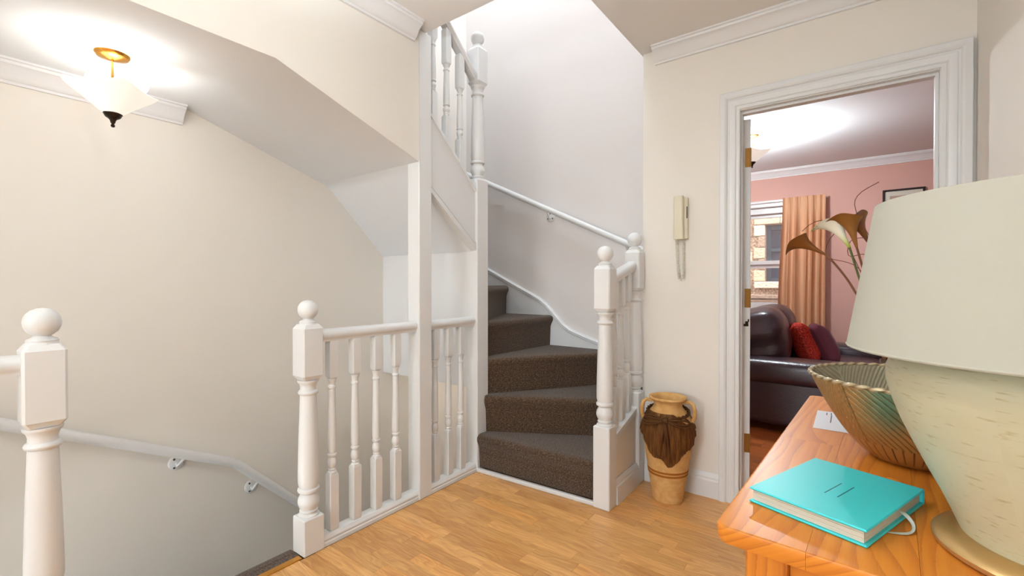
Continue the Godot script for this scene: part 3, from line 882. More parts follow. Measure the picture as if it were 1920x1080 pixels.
func build_balustrades() -> void:
	var X := -1.812
	# full height square post on the floor edge
	var post := thing("square_post", "square white floor to ceiling post standing in the landing balustrade", "post", V(X, 0, 1.625))
	part("shaft", span(-1.857, -1.769, 0.0, 2.41, 1.58, 1.668, 0.004), M.gloss, post)
	# landing balustrade
	var b := thing("landing_balustrade", "white spindle balustrade along the floor edge, running through the tall square post", "balustrade", V(X, 0, 1.01))
	newel(b, X, 1.01, 0.15)
	for u in [1.115, 1.23, 1.345, 1.46]: baluster(b, X + 0.004, u, 0.043, 0.868)
	for u in [1.725, 1.828, 1.928]: baluster(b, X + 0.004, u, 0.043, 0.868)
	rail(RAIL, V(X, 0.866, 1.052), V(X, 0.866, 1.582), "handrail", b)
	rail(RAIL, V(X, 0.866, 1.666), V(X, 0.866, 2.034), "handrail", b)
	rail(BASE_RAIL, V(X + 0.004, 0.0, 1.054), V(X + 0.004, 0.0, 1.581), "base_rail", b)
	rail(BASE_RAIL, V(X + 0.004, 0.0, 1.667), V(X + 0.004, 0.0, 2.031), "base_rail", b)
	# the balustrade beyond the head of the lower flight, at the left edge
	var n := thing("near_balustrade", "white balustrade at the left edge with a large ball topped newel", "balustrade", V(X, 0, 0.234))
	newel(n, X, 0.234, 0.15)
	rail(RAIL, V(X, 0.866, 0.192), V(X, 0.866, -4.2), "handrail", n)
	rail(BASE_RAIL, V(X, 0.0, 0.192), V(X, 0.0, -4.2), "base_rail", n)
	for k in 14: baluster(n, X, 0.03 - 0.115 * k, 0.043, 0.868)
	# short balustrade beside the first steps
	var s := thing("step_balustrade", "short white balustrade climbing beside the first carpeted steps to the wall", "balustrade", V(-0.983, 0, 2.095))
	newel(s, -0.983, 2.095, 0.407, "newel_post", 0.088)
	newel(s, -0.980, 2.474, 0.508, "newel_post", 0.088)
	var sk := 0.275
	rail(RAIL, V(-0.983, 1.105, 2.138), V(-0.983, 1.105 + sk * 0.293, 2.431), "handrail", s)
	rail([Vector2(-0.036, -0.035), Vector2(0.036, -0.035), Vector2(0.036, -0.006), Vector2(0.030, 0.0), Vector2(-0.030, 0.0), Vector2(-0.036, -0.006)], V(-0.983, 0.351, 2.138), V(-0.983, 0.351 + sk * 0.293, 2.431), "base_rail", s)
	for u in [2.20, 2.285, 2.37]: baluster(s, -0.983, u, 0.345 + sk * (u - 2.138), 1.11 + sk * (u - 2.138), 0.21, 0.16)
	# upper flight: newel running down to the floor, string, balusters and rail
	var t := thing("upper_balustrade", "white balustrade of the upper flight on its sloped string and tall newel", "balustrade", V(X, 0, 2.08))
	var root := Node3D.new()
	newel(t, X, 2.084, 1.735, "newel_post", 0.09, false)
	part("newel_base", span(-1.857, -1.769, 0.0, 1.735, 2.03, 2.132, 0.004), M.gloss, t)
	root.free()
	var st := [Vector2(2.031, 1.668), Vector2(2.031, 1.308), Vector2(1.66, 1.600), Vector2(1.20, 1.96), Vector2(1.20, 2.40), Vector2(1.66, 2.022)]
	var sb := part("stair_string", MB.new().extrude([st[0], st[1], st[2], Vector2(1.664, 1.598), Vector2(1.664, 2.02)], func(q, k): return V(-1.785 - 0.04 * k, q.y, q.x)), M.gloss, t)
	# raised bands along the foot and the head of the string
	for e in [[0.0, 0.030, 0.010], [0.038, 0.052, 0.006]]:
		var lo: float = e[0]; var hi: float = e[1]
		part("string_moulding", MB.new().extrude([Vector2(2.03, 1.308 + lo), Vector2(1.669, 1.595 + lo), Vector2(1.669, 1.595 + hi), Vector2(2.03, 1.308 + hi)], func(q, k): return V(-1.785 + e[2] * k, q.y, q.x)), M.gloss, sb)
	part("string_moulding", MB.new().extrude([Vector2(2.03, 1.655), Vector2(1.669, 2.001), Vector2(1.669, 2.017), Vector2(2.03, 1.671)], func(q, k): return V(-1.837 + 0.06 * k, q.y, q.x)), M.gloss, sb)
	for u in [1.928, 1.82, 1.715]:
		var h0: float = 1.668 + (2.031 - u) * 0.95
		baluster(t, X, u, h0 - 0.02, 2.385 + (2.031 - u) * 0.92 - 0.05, 0.20, 0.20)
	rail(RAIL, V(X, 2.325, 2.035), V(X, 2.325 + 0.92 * 0.80, 1.235), "handrail", t)

func build_wall_rails() -> void:
	# round rail on the stairwell wall
	var a := thing("stair_handrail", "round white handrail bending down along the stairwell wall", "handrail", V(-2.62, 0, 0.8))
	var x := -2.598
	part("rail", MB.new().tube([V(x, 0.985, -0.65), V(x, 0.578, 0.22), V(x, 0.183, 1.018), V(x, 0.163, 1.05), V(x, -0.345, 1.556), V(x, -1.40, 2.62)], 0.0225, 20), M.gloss, a)
	for q in [[0.235, 0.80, 0.292], [-0.004, 1.145, 0.062]]:
		bracket(a, V(-2.65, q[0], q[1]), V(x, q[2] - 0.012, q[1] + 0.03), Vector3.RIGHT)
	# slim rail on the tall back wall
	var b := thing("winder_handrail", "slim white handrail sloping up the tall wall behind the stairs", "handrail", V(-1.7, 0.9, 2.86))
	part("rail", MB.new().tube([V(-2.62, 2.045, 2.84), V(-2.342, 1.917, 2.84), V(-1.126, 1.353, 2.84), V(-1.06, 1.322, 2.84)], 0.021, 20), M.gloss, b)
	for xx in [-1.80, -1.185]:
		var hh: float = 1.353 + (-1.126 - xx) * 0.4638
		bracket(b, V(xx, hh - 0.055, 2.9), V(xx, hh - 0.015, 2.84), Vector3(0, 0, 1))

func bracket(parent: Node3D, wall: Vector3, to: Vector3, n: Vector3) -> void:
	var bs := Basis(Quaternion(Vector3.UP, n))
	var mb := MB.new()
	mb.lathe([Vector2(0, 0), Vector2(0.035, 0), Vector2(0.036, 0.004), Vector2(0.031, 0.009), Vector2(0.010, 0.012), Vector2(0, 0.012)], 28, wall, bs)
	mb.tube([wall + n * 0.006, wall + n * 0.022 + Vector3(0, -0.008, 0), wall.lerp(to, 0.62) + Vector3(0, -0.012, 0), to], [0.008, 0.0075, 0.007, 0.007], 10)
	var o := part("bracket", mb, M.gloss, parent)
	for k in 3:
		var ang := PI / 6 + TAU * k / 3
		var s := MB.new()
		s.lathe([Vector2(0, 0), Vector2(0.0055, 0), Vector2(0.0045, 0.0022), Vector2(0, 0.0026)], 10, wall + bs * Vector3(cos(ang) * 0.024, 0.0096, sin(ang) * 0.024), bs)
		part("screw", s, M.screw, o)

# ---------------------------------------------------------------- doorway
func build_doorway() -> void:
	var d := thing("door_1", "white door opened into the living room, seen on its hinge edge", "door", V(-0.455, 0, 2.62))
	d.set_meta("kind", "structure")
	# lining of the opening
	var lin := MB.new()
	span(-0.475, -0.455, 0.0, 2.0, 2.518, 2.622, 0.001, lin)
	span(0.285, 0.305, 0.0, 2.0, 2.518, 2.622, 0.001, lin)
	span(-0.455, 0.285, 1.98, 2.0, 2.518, 2.622, 0.001, lin)
	span(-0.455, -0.443, 0.0, 1.98, 2.545, 2.578, 0.001, lin)
	span(0.273, 0.285, 0.0, 1.98, 2.545, 2.578, 0.001, lin)
	span(-0.443, 0.273, 1.968, 1.98, 2.545, 2.578, 0.001, lin)
	part("door_lining", lin, M.gloss, d)
	# moulded casing on the hall side, mitred at the corners
	var prof := [Vector2(0, 0), Vector2(0, 0.010), Vector2(0.005, 0.013), Vector2(0.014, 0.013), Vector2(0.018, 0.010), Vector2(0.022, 0.015), Vector2(0.034, 0.018), Vector2(0.046, 0.018), Vector2(0.050, 0.014), Vector2(0.055, 0.014), Vector2(0.060, 0.022), Vector2(0.068, 0.026), Vector2(0.088, 0.026), Vector2(0.091, 0.023), Vector2(0.091, 0)]
	var o := Vector3(0, 0, 1)
	var frames := [[V(-0.449, 0, 2.52), Vector3(-1, 0, 0), o], [V(-0.449, 1.984, 2.52), Vector3(-1, 1, 0), o], [V(0.288, 1.984, 2.52), Vector3(1, 1, 0), o], [V(0.288, 0, 2.52), Vector3(1, 0, 0), o]]
	var cas := sweep(prof, frames)
	cas.crease = 25.0
	part("casing", cas, M.gloss, d)
	# leaf turned well back into the room; built in its own axes: hinge line at 0, leaf along +x, thickness along z
	var turn := deg_to_rad(107.0)
	var bs := Basis(Vector3.UP, turn)
	var hinge := V(-0.418, 0, 2.626)
	var W := 0.726; var H := 1.955
	var leaf := Node3D.new()
	leaf.name = "door_leaf"
	d.add_child(leaf, true)
	leaf.position = hinge - d.position
	leaf.basis = bs
	var frame := MB.new()
	frame.box(Vector3(0.055, H / 2 + 0.008, -0.019), Vector3(0.11, H, 0.038), 0.002)
	frame.box(Vector3(W - 0.055, H / 2 + 0.008, -0.019), Vector3(0.11, H, 0.038), 0.002)
	for y in [0.11, 0.92, H - 0.05]:
		frame.box(Vector3(W / 2, y, -0.019), Vector3(W - 0.22, 0.13 if y < H - 0.1 else 0.115, 0.0375), 0.001)
	frame.box(Vector3(W / 2, H / 2, -0.019), Vector3(0.09, H - 0.1, 0.0372), 0.001)
	frame.box(Vector3(W / 2, H / 2, -0.019), Vector3(W - 0.2, H - 0.1, 0.016), 0.001)
	part("panelled_board", frame, M.gloss, leaf, true)
	for y in [1.765, 1.038, 0.285]:
		var hg := MB.new()
		hg.box(Vector3(-0.0006, y, -0.015), Vector3(0.0025, 0.098, 0.023), 0.0006)
		hg.tube([Vector3(-0.001, y - 0.049, -0.001), Vector3(-0.001, y + 0.049, -0.001)], 0.003, 10)
		for k in 3: hg.lathe([Vector2(0, 0), Vector2(0.003, 0), Vector2(0.002, 0.001), Vector2(0, 0.0012)], 8, Vector3(-0.0018, y - 0.032 + 0.032 * k, -0.016), Basis(Quaternion(Vector3.UP, Vector3.LEFT)))
		part("brass_hinge", hg, M.brass_dull, leaf, true)
	var la := MB.new()
	la.box(Vector3(-0.001, 0.905, -0.016), Vector3(0.004, 0.026, 0.014), 0.001)
	la.box(Vector3(-0.003, 0.898, -0.020), Vector3(0.006, 0.012, 0.022), 0.001)
	la.box(Vector3(-0.002, 0.922, -0.009), Vector3(0.004, 0.014, 0.006), 0.001)
	part("edge_catch", la, M.bronze_dark, leaf, true)
	# knobs on both faces near the far edge
	for s in [1, -1]:
		var kn := MB.new().lathe([Vector2(0, 0), Vector2(0.022, 0), Vector2(0.022, 0.004), Vector2(0.009, 0.008), Vector2(0.008, 0.03), Vector2(0.020, 0.038), Vector2(0.025, 0.05), Vector2(0.018, 0.06), Vector2(0, 0.063)], 20, Vector3(W - 0.06, 0.95, 0.0 if s > 0 else -0.038), Basis(Quaternion(Vector3.UP, Vector3(0, 0, s))))
		part("door_knob", kn, M.brass, leaf, true)

# ---------------------------------------------------------------- living room
func build_hall_window() -> void:
	# the hall window behind the camera, which lets in most of the daylight
	var w := thing("window_2", "white framed hall window behind the camera", "window", V(-0.7, 0.7, -4.25))
	w.set_meta("kind", "structure")
	var fr := MB.new()
	span(-1.55, -1.49, 0.7, 2.1, -4.28, -4.22, 0.003, fr)
	span(0.09, 0.15, 0.7, 2.1, -4.28, -4.22, 0.003, fr)
	span(-1.49, 0.09, 0.7, 0.76, -4.28, -4.22, 0.003, fr)
	span(-1.49, 0.09, 2.04, 2.1, -4.28, -4.22, 0.003, fr)
	span(-0.73, -0.67, 0.76, 2.04, -4.28, -4.22, 0.003, fr)
	var fo := part("window_frame", fr, M.gloss, w)
	part("window_pane", span(-1.49, 0.09, 0.76, 2.04, -4.252, -4.248), M.glass, fo)
	part("window_sill", span(-1.60, 0.20, 0.675, 0.70, -4.22, -4.10, 0.004), M.gloss, w)
	var l := AreaLight3D.new()
	l.name = "window_daylight"
	l.area_size = Vector2(1.6, 1.3)
	l.light_color = Color(0.88, 0.955, 1.0)
	l.light_energy = E_WINDOW
	l.area_range = 16.0
	l.area_attenuation = 2.0
	l.shadow_enabled = true
	w.add_child(l)
	l.position = V(-0.7, 1.4, -4.21) - w.position
	l.rotation.y = 0.0

func build_living_room() -> void:
	# sash window
	var w := thing("window_1", "white sash window beside the peach curtain in the living room", "window", V(-1.285, 0.78, 6.08))
	w.set_meta("kind", "structure")
	var fr := MB.new()
	span(-1.95, -1.88, 0.78, 2.03, 6.03, 6.16, 0.004, fr)
	span(-0.57, -0.50, 0.78, 2.03, 6.03, 6.16, 0.004, fr)
	span(-1.88, -0.57, 1.93, 2.03, 6.03, 6.16, 0.004, fr)
	span(-1.88, -0.57, 0.78, 0.83, 6.03, 6.16, 0.004, fr)
	part("window_frame", fr, M.gloss, w)
	var cas := MB.new()
	span(-2.03, -0.43, 2.0, 2.075, 5.975, 6.02, 0.006, cas)
	part("window_head", cas, M.gloss, w)
	part("window_sill", span(-2.02, -0.44, 0.755, 0.785, 5.972, 6.06, 0.006), M.gloss, w)
	for e in [[1.30, 1.935, 6.11], [0.825, 1.385, 6.07]]:
		var sh := MB.new()
		var u: float = e[2]
		span(-1.88, -1.84, e[0], e[1], u - 0.018, u + 0.018, 0.003, sh)
		span(-0.61, -0.57, e[0], e[1], u - 0.018, u + 0.018, 0.003, sh)
		span(-1.84, -0.61, e[0], e[0] + (0.085 if e[0] > 1.0 else 0.07), u - 0.018, u + 0.018, 0.003, sh)
		span(-1.84, -0.61, e[1] - 0.045, e[1], u - 0.018, u + 0.018, 0.003, sh)
		var so := part("window_sash", sh, M.gloss, w)
		part("window_pane", span(-1.84, -0.61, e[0] + 0.06, e[1] - 0.045, u - 0.002, u + 0.002), M.glass, so)
	# curtain: gathered, hanging from above the window to the floor
	var c := thing("curtain", "peach gathered curtain hanging at the right side of the window", "curtain", V(-0.42, 0.03, 5.9))
	var front := []
	for i in 25:
		var k := float(i) / 24
		var h := lerpf(2.075, 0.03, k)
		var x0 := lerpf(-0.625, -0.66, smoothstep(0.0, 0.6, k)); var x1 := lerpf(-0.225, -0.215, k)
		var r := PackedVector3Array()
		var n := 96
		var amp := lerpf(0.010, 0.036, smoothstep(0.02, 0.2, k))
		if k < 0.02: amp = 0.014
		for side in 2:
			for jj in n + 1:
				var j := jj if side == 0 else n - jj
				var s := float(j) / n
				var ph := s * TAU * 6.0 + sin(s * 7.0 + k * 1.2) * 1.3 + sin(s * 19.0 + k) * 0.55
				var d := sin(ph) * amp + sin(ph * 0.5 + 1.0) * amp * 0.4 + (sin(s * TAU * 22.0) * 0.006 * (1.0 - smoothstep(0.0, 0.06, k)))
				r.append(V(lerpf(x0, x1, s) + cos(ph) * 0.006, h, 5.915 - d - (0.004 if side == 0 else 0.0)))
		front.append(r)
	var cm := MB.new()
	cm.crease = 60.0
	cm.loft(front)
	part("curtain_panel", cm, M.curtain, c)
	var tape := MB.new()
	tape.tube([V(-2.1, 2.05, 5.955), V(-0.20, 2.05, 5.955)], 0.008, 8)
	part("curtain_track", tape, M.trim, c)
	# picture
	var p := thing("framed_picture", "dark framed picture on the pink wall, mostly behind the lamp shade", "picture", V(0.415, 1.6, 5.99))
	var pf := MB.new()
	span(0.253, 0.271, 1.62, 2.066, 5.975, 5.999, 0.003, pf)
	span(0.559, 0.577, 1.62, 2.066, 5.975, 5.999, 0.003, pf)
	span(0.271, 0.559, 2.048, 2.066, 5.975, 5.999, 0.003, pf)
	span(0.271, 0.559, 1.62, 1.638, 5.975, 5.999, 0.003, pf)
	part("frame", pf, M.frame_dark, p)
	part("mount", span(0.27, 0.56, 1.637, 2.049, 5.988, 5.997), M.paper, p)
	part("print", span(0.31, 0.52, 1.69, 2.0, 5.9865, 5.989), M.print_art, p)
	# sofa
	var s := thing("leather_sofa", "dark brown leather sofa with plump back and rolled arms by the window", "sofa", V(-0.4, 0, 4.68))
	part("seat_base", MB.new().soft(V(-0.38, 0.21, 4.69), Vector3(1.22, 0.32, 1.62), 0.12, 0.12), M.leather, s)
	part("sofa_back", MB.new().soft(V(-0.83, 0.45, 4.69), Vector3(0.36, 0.74, 1.62), 0.6, 0.25), M.leather, s)
	for q in [[4.0, "arm"], [5.38, "arm"]]:
		var am := MB.new()
		am.soft(V(-0.36, 0.27, q[0]), Vector3(1.16, 0.42, 0.25), 0.15, 0.15)
		am.soft(V(-0.35, 0.455, q[0]), Vector3(1.20, 0.19, 0.33), 0.55, 0.45, Basis.IDENTITY, 36, 20)
		part(q[1], am, M.leather, s)
	for u in [4.42, 4.98]:
		part("seat_cushion", MB.new().soft(V(-0.22, 0.385, u), Vector3(0.92, 0.16, 0.57), 0.5, 0.25, Basis.IDENTITY, 36, 20), M.leather, s)
		var bb := Basis(Vector3(0, 0, 1), deg_to_rad(14.0))
		part("back_cushion", MB.new().soft(V(-0.60, 0.655, u - (0.06 if u < 4.5 else 0.0)), Vector3(0.40, 0.52, 0.62), 0.7, 0.6, bb, 64, 40, func(v: Vector3): return Vector3(v.x * (1.0 + 0.10 * v.y) + 0.035 * sin(v.z * 7.0 + v.y * 11.0) * (1.0 - absf(v.y)), v.y + 0.02 * sin(v.z * 9.0), v.z * (1.0 + 0.05 * sin(v.y * 9.0) * absf(v.z)))), M.leather, s)
	for q in [[-0.86, 3.95], [0.14, 3.95], [-0.86, 5.42], [0.14, 5.42]]:
		part("foot", MB.new().lathe([Vector2(0, 0), Vector2(0.022, 0), Vector2(0.03, 0.06), Vector2(0, 0.06)], 14, V(q[0], 0, q[1])), M.dark, s)
	# scatter cushions leaning on the back
	var pillow := func(v: Vector3) -> Vector3:
		var e := 1.0 - 0.10 * (1.0 - absf(v.y)) * (1.0 if absf(v.z) > 0.6 else 0.0)
		return Vector3(v.x * (1.0 - 0.75 * pow(maxf(absf(v.y), absf(v.z)), 3.0)), v.y * (1.0 - 0.08 * (1.0 - v.z * v.z)), v.z * e)
	var rc := thing("scatter_cushion", "mottled red cushion leaning on the leather sofa back", "cushion", V(-0.30, 0.46, 4.84))
	part("cushion_cover", MB.new().soft(V(-0.345, 0.585, 4.84), Vector3(0.20, 0.40, 0.40), 0.35, 0.35, Basis(Vector3(0, 0, 1), deg_to_rad(22.0)) * Basis(Vector3.UP, deg_to_rad(12.0)), 40, 26, pillow), M.red, rc)
	var pc := thing("scatter_cushion", "plum velvet cushion in front of the red one on the sofa", "cushion", V(-0.15, 0.46, 4.90))
	part("cushion_cover", MB.new().soft(V(-0.20, 0.58, 4.90), Vector3(0.20, 0.40, 0.40), 0.35, 0.35, Basis(Vector3(0, 0, 1), deg_to_rad(25.0)) * Basis(Vector3.UP, deg_to_rad(6.0)), 40, 26, pillow), M.plum, pc)

func build_outside() -> void:
	var g := struct("ground", span(-14, 14, -0.6, -0.3, 6.3, 24), M.asphalt, "grey paved yard between the two houses outside the window", "ground")
	g.set_meta("kind", "structure")
	var b := thing("stone_house", "old stone house with a slate blue window across the yard", "building", V(-1.5, -0.3, 9.3))
	# wall round the window opening
	var wl := MB.new()
	span(-9, -1.20, -0.3, 6.0, 9.0, 9.4, 0.0, wl)
	span(-0.35, 6, -0.3, 6.0, 9.0, 9.4, 0.0, wl)
	span(-1.20, -0.35, 2.14, 6.0, 9.0, 9.4, 0.0, wl)
	span(-1.20, -0.35, -0.3, 1.16, 9.0, 9.4, 0.0, wl)
	part("wall", wl, M.rubble, b)
	var rng := RandomNumberGenerator.new(); rng.seed = 8
	# dressed stones up both jambs, long and short by turns
	for side in 2:
		var h := 1.16
		for k in 5:
			var hh := 0.197
			var l := 0.17 if k % 2 == 0 else 0.10
			var x0 := -1.205 - l if side == 0 else -0.345
			part("quoin_stone", span(x0, x0 + l, h + 0.004, h + hh - 0.004, 8.96, 9.2, 0.012), M.stone[rng.randi() % 4], b)
			h += hh
	for k in 3:
		part("lintel_stone", span(-1.375 + 0.4 * k + 0.003, -0.975 + 0.4 * k - 0.003, 2.15, 2.30, 8.955, 9.2, 0.012), M.stone[(k * 2) % 4], b)
	part("sill_stone", span(-1.36, -0.2, 1.04, 1.155, 8.9, 9.2, 0.012), M.stone[2], b)
	# courses of larger stones left of the window
	for r in 7:
		var x := -1.40 - (0.10 if r % 2 else 0.0)
		for k in 4:
			var l2 := rng.randf_range(0.28, 0.46)
			if absf(1.1 + 0.24 * r - 1.6) < 3.0:
				part("wall_stone", span(x - l2 + 0.012, x, 0.98 + 0.24 * r, 0.98 + 0.24 * r + 0.222, 8.975, 9.1, 0.014), M.stone[[1, 3, 1, 0][rng.randi() % 4]], b)
			x -= l2
	var wf := MB.new()
	span(-1.20, -1.13, 1.16, 2.14, 9.12, 9.2, 0.004, wf)
	span(-0.42, -0.35, 1.16, 2.14, 9.12, 9.2, 0.004, wf)
	span(-1.13, -0.42, 2.06, 2.14, 9.12, 9.2, 0.004, wf)
	span(-1.13, -0.42, 1.16, 1.22, 9.12, 9.2, 0.004, wf)
	span(-1.13, -0.42, 1.68, 1.735, 9.11, 9.2, 0.004, wf)
	var win := part("window_frame", wf, M.slate_frame, b)
	part("window_pane", span(-1.13, -0.42, 1.22, 2.06, 9.17, 9.18), M.dark_glass, win)
	part("window_room", span(-1.19, -0.36, 1.17, 2.13, 9.21, 9.3), M.dark, win)
	# moulded ledge and a pale rendered wall below it
	part("stone_ledge", span(-9, 6, 0.86, 0.93, 8.85, 9.1, 0.012), M.stone[3], b)
	part("ledge_moulding", span(-9, 6, 0.80, 0.855, 8.90, 9.1, 0.012), M.stone[1], b)
	var lw := thing("garden_wall", "pale rendered garden wall seen low through the window", "wall", V(-1.5, -0.3, 8.5))
	part("wall", span(-8, 4, -0.3, 0.66, 8.35, 8.6, 0.01), M.render_white, lw)
	part("coping", span(-8, 4, 0.66, 0.69, 8.32, 8.63, 0.008), M.stone[3], lw)

# ---------------------------------------------------------------- console table and what stands on it
func build_table_group() -> void:
	# table, turned a little; local x across, z along (towards the near end)
	var turn := deg_to_rad(-3.2)
	var t := thing("console_table", "orange varnished pine side table in the right foreground", "table", V(0.098, 0, 1.235), "", turn)
	var W := 0.466; var L := 1.04
	# top: four glued boards, with rounded corners outside
	var th := 0.028
	for k in 4:
		var x0 := -W / 2 + W / 4 * k
		var mb := MB.new()
		mb.crease = 50.0
		var poly := []
		var r := 0.016
		for q in [[x0, -L / 2, k == 0], [x0 + W / 4, -L / 2, k == 3], [x0 + W / 4, L / 2, k == 3], [x0, L / 2, k == 0]]:
			if q[2]:
				var cx: float = q[0] + (r if k == 0 else -r); var cz: float = q[1] - signf(q[1]) * r
				var arcs := []
				for j in 5:
					var a := j * PI / 8
					arcs.append(Vector2(cx + (-1 if k == 0 else 1) * cos(a) * r, cz + signf(q[1]) * sin(a) * r))
				# keep the outline turning one way
				if (k == 0) == (q[1] > 0): arcs.reverse()
				if k == 0 and q[1] > 0: arcs.reverse()
				if k == 0 and q[1] < 0: pass
				if k == 3 and q[1] < 0: arcs.reverse()
				if k == 3 and q[1] > 0: arcs.reverse()
				poly.append_array(arcs)
			else:
				poly.append(Vector2(q[0], q[1]))
		var hull := Geometry2D.convex_hull(PackedVector2Array(poly))
		hull.remove_at(hull.size() - 1)
		var cen := Vector2(x0 + W / 8, 0)
		var rings := []
		for e in [[0.722, 0.010], [0.7235, 0.004], [0.734, 0.0008], [0.745, 0.0], [0.749, 0.0012], [0.750, 0.004]]:
			var ring := PackedVector3Array()
			for q in hull:
				var v := q
				# only outer edges are rounded: the long glued sides stay square
				var ex: float = e[1] if (k == 0 and q.x < cen.x) or (k == 3 and q.x > cen.x) else 0.0002
				v.x -= signf(q.x - cen.x) * ex
				v.y -= signf(q.y) * e[1] * clampf((absf(q.y) - L / 2 + r) / r, 0.0, 1.0)
				ring.append(Vector3(v.x, e[0], v.y))
			rings.append(ring)
		mb.loft(rings)
		# grain runs along the table
		for i in mb.p.size():
			var v := mb.p[i]
			mb.uv[i] = Vector2(v.z + k * 0.37, v.x + (0.75 - v.y) * 1.5 + k * 0.11)
		part("top_board", mb, M.pine, t, true)
	for sx in [-1, 1]:
		for sz in [-1, 1]:
			part("leg", MB.new().box(Vector3(sx * (W / 2 - 0.062), 0.361, sz * (L / 2 - 0.062)), Vector3(0.055, 0.722, 0.055), 0.004, Basis.IDENTITY, Vector2(0.3 * sx, 0.7 * sz), true), M.pine, t, true)
	for sz in [-1, 1]:
		part("apron", MB.new().box(Vector3(0, 0.668, sz * (L / 2 - 0.066)), Vector3(W - 0.178, 0.106, 0.02), 0.002), M.pine, t, true)
	for sx in [-1, 1]:
		part("apron", MB.new().box(Vector3(sx * (W / 2 - 0.066), 0.668, 0), Vector3(0.02, 0.106, L - 0.178), 0.002, Basis.IDENTITY, Vector2(0, 0.4), true), M.pine, t, true)

	# guest book, its corners taken from where it lies
	var A := Vector2(-0.134, 0.837); var Bk := Vector2(-0.055, 1.052); var R := Vector2(0.018, 0.769)
	var ey := (Bk - A).normalized()          # long side, away
	var exv := (R - A).normalized()          # short side
	exv = (exv - ey * exv.dot(ey)).normalized()
	var lx := 0.163; var ly := 0.229
	var o := A
	var gb := thing("guest_book", "turquoise cloth guest book lying on the pine table", "book", V(o.x + exv.x * lx / 2 + ey.x * ly / 2, 0.7505, o.y + exv.y * lx / 2 + ey.y * ly / 2))
	var at := func(a: float, b: float, h: float) -> Vector3: return V(o.x + exv.x * a + ey.x * b, h, o.y + exv.y * a + ey.y * b)
	var bs := Basis(Vector3(exv.x, 0, -exv.y), Vector3.UP, Vector3(-ey.x, 0, ey.y))
	var bx := func(a0: float, a1: float, b0: float, b1: float, h0: float, h1: float, ch: float) -> MB:
		return MB.new().box(at.call((a0 + a1) / 2, (b0 + b1) / 2, (h0 + h1) / 2), Vector3(a1 - a0, h1 - h0, b1 - b0), ch, bs)
	part("back_cover", bx.call(0, lx, 0, ly, 0.7506, 0.7540, 0.0012), M.teal, gb)
	var fc := part("front_cover", bx.call(0, lx, 0, ly, 0.7715, 0.7752, 0.0014), M.teal, gb)
	part("spine", bx.call(0.0, lx, ly - 0.004, ly + 0.002, 0.7508, 0.7750, 0.0018), M.teal, gb)
	var pg := MB.new()
	for k in 8:
		var h := 0.7541 + k * 0.00217
		pg.box(at.call(lx / 2 - 0.0005, ly / 2 - 0.0003 * (k % 3), h + 0.00105), Vector3(lx - 0.009, 0.0019, ly - 0.010), 0.0002, bs)
	part("page_block", pg, M.paper, gb)
	# two pressed lines on the cover
	for q in [0.062, 0.080]:
		var l0 := MB.new().box(at.call(lx - q - 0.004, 0.110, 0.7753), Vector3(0.0016, 0.0004, 0.062), 0.0001, bs)
		part("pressed_line", l0, M.teal_deep, fc)
	# ribbon marker looping out of the pages on the right
	var rb := MB.new()
	var rings := []
	for i in 13:
		var k := float(i) / 12
		var a := lx - 0.004 + 0.024 * sin(k * PI * 0.95)
		var hh := lerpf(0.764, 0.7512, smoothstep(0.0, 0.75, k))
		var b := lerpf(0.135, 0.075, k)
		var q: Vector3 = at.call(a, b, hh)
		var wv := Vector3(exv.x, 0, -exv.y) * 0.0060 * cos(k * 2.2) + Vector3(-ey.x, 0, ey.y) * 0.0060 * sin(k * 2.2)
		rings.append(PackedVector3Array([q - wv, q + wv, q + wv + Vector3(0, 0.0005, 0), q - wv + Vector3(0, 0.0005, 0)]))
	rb.loft(rings)
	part("ribbon", rb, M.ribbon, gb)

	# printed card under the bowl
	var cd := thing("printed_card", "small white printed card lying flat beside the bronze bowl", "card", V(-0.03, 0.7505, 1.46))
	var cm := MB.new().box(V(-0.02, 0.7509, 1.46), Vector3(0.11, 0.0006, 0.195), 0.0001)
	var cardmat := paint(Color(0.90, 0.90, 0.92), 0.5)
	part("card_sheet", cm, cardmat, cd)
	var ink := paint(Color(0.42, 0.42, 0.46), 0.7)
	for q in [[-0.052, 1.528, 0.028], [-0.041, 1.478, 0.085], [-0.042, 1.534, 0.022], [-0.024, 1.532, 0.026], [-0.005, 1.404, 0.028]]:
		part("printed_line", MB.new().box(V(q[0], 0.75125, q[1]), Vector3(0.0028, 0.0002, q[2]), 0.0), ink, cd)

	build_lamp()
	build_bowl()
	build_flowers()

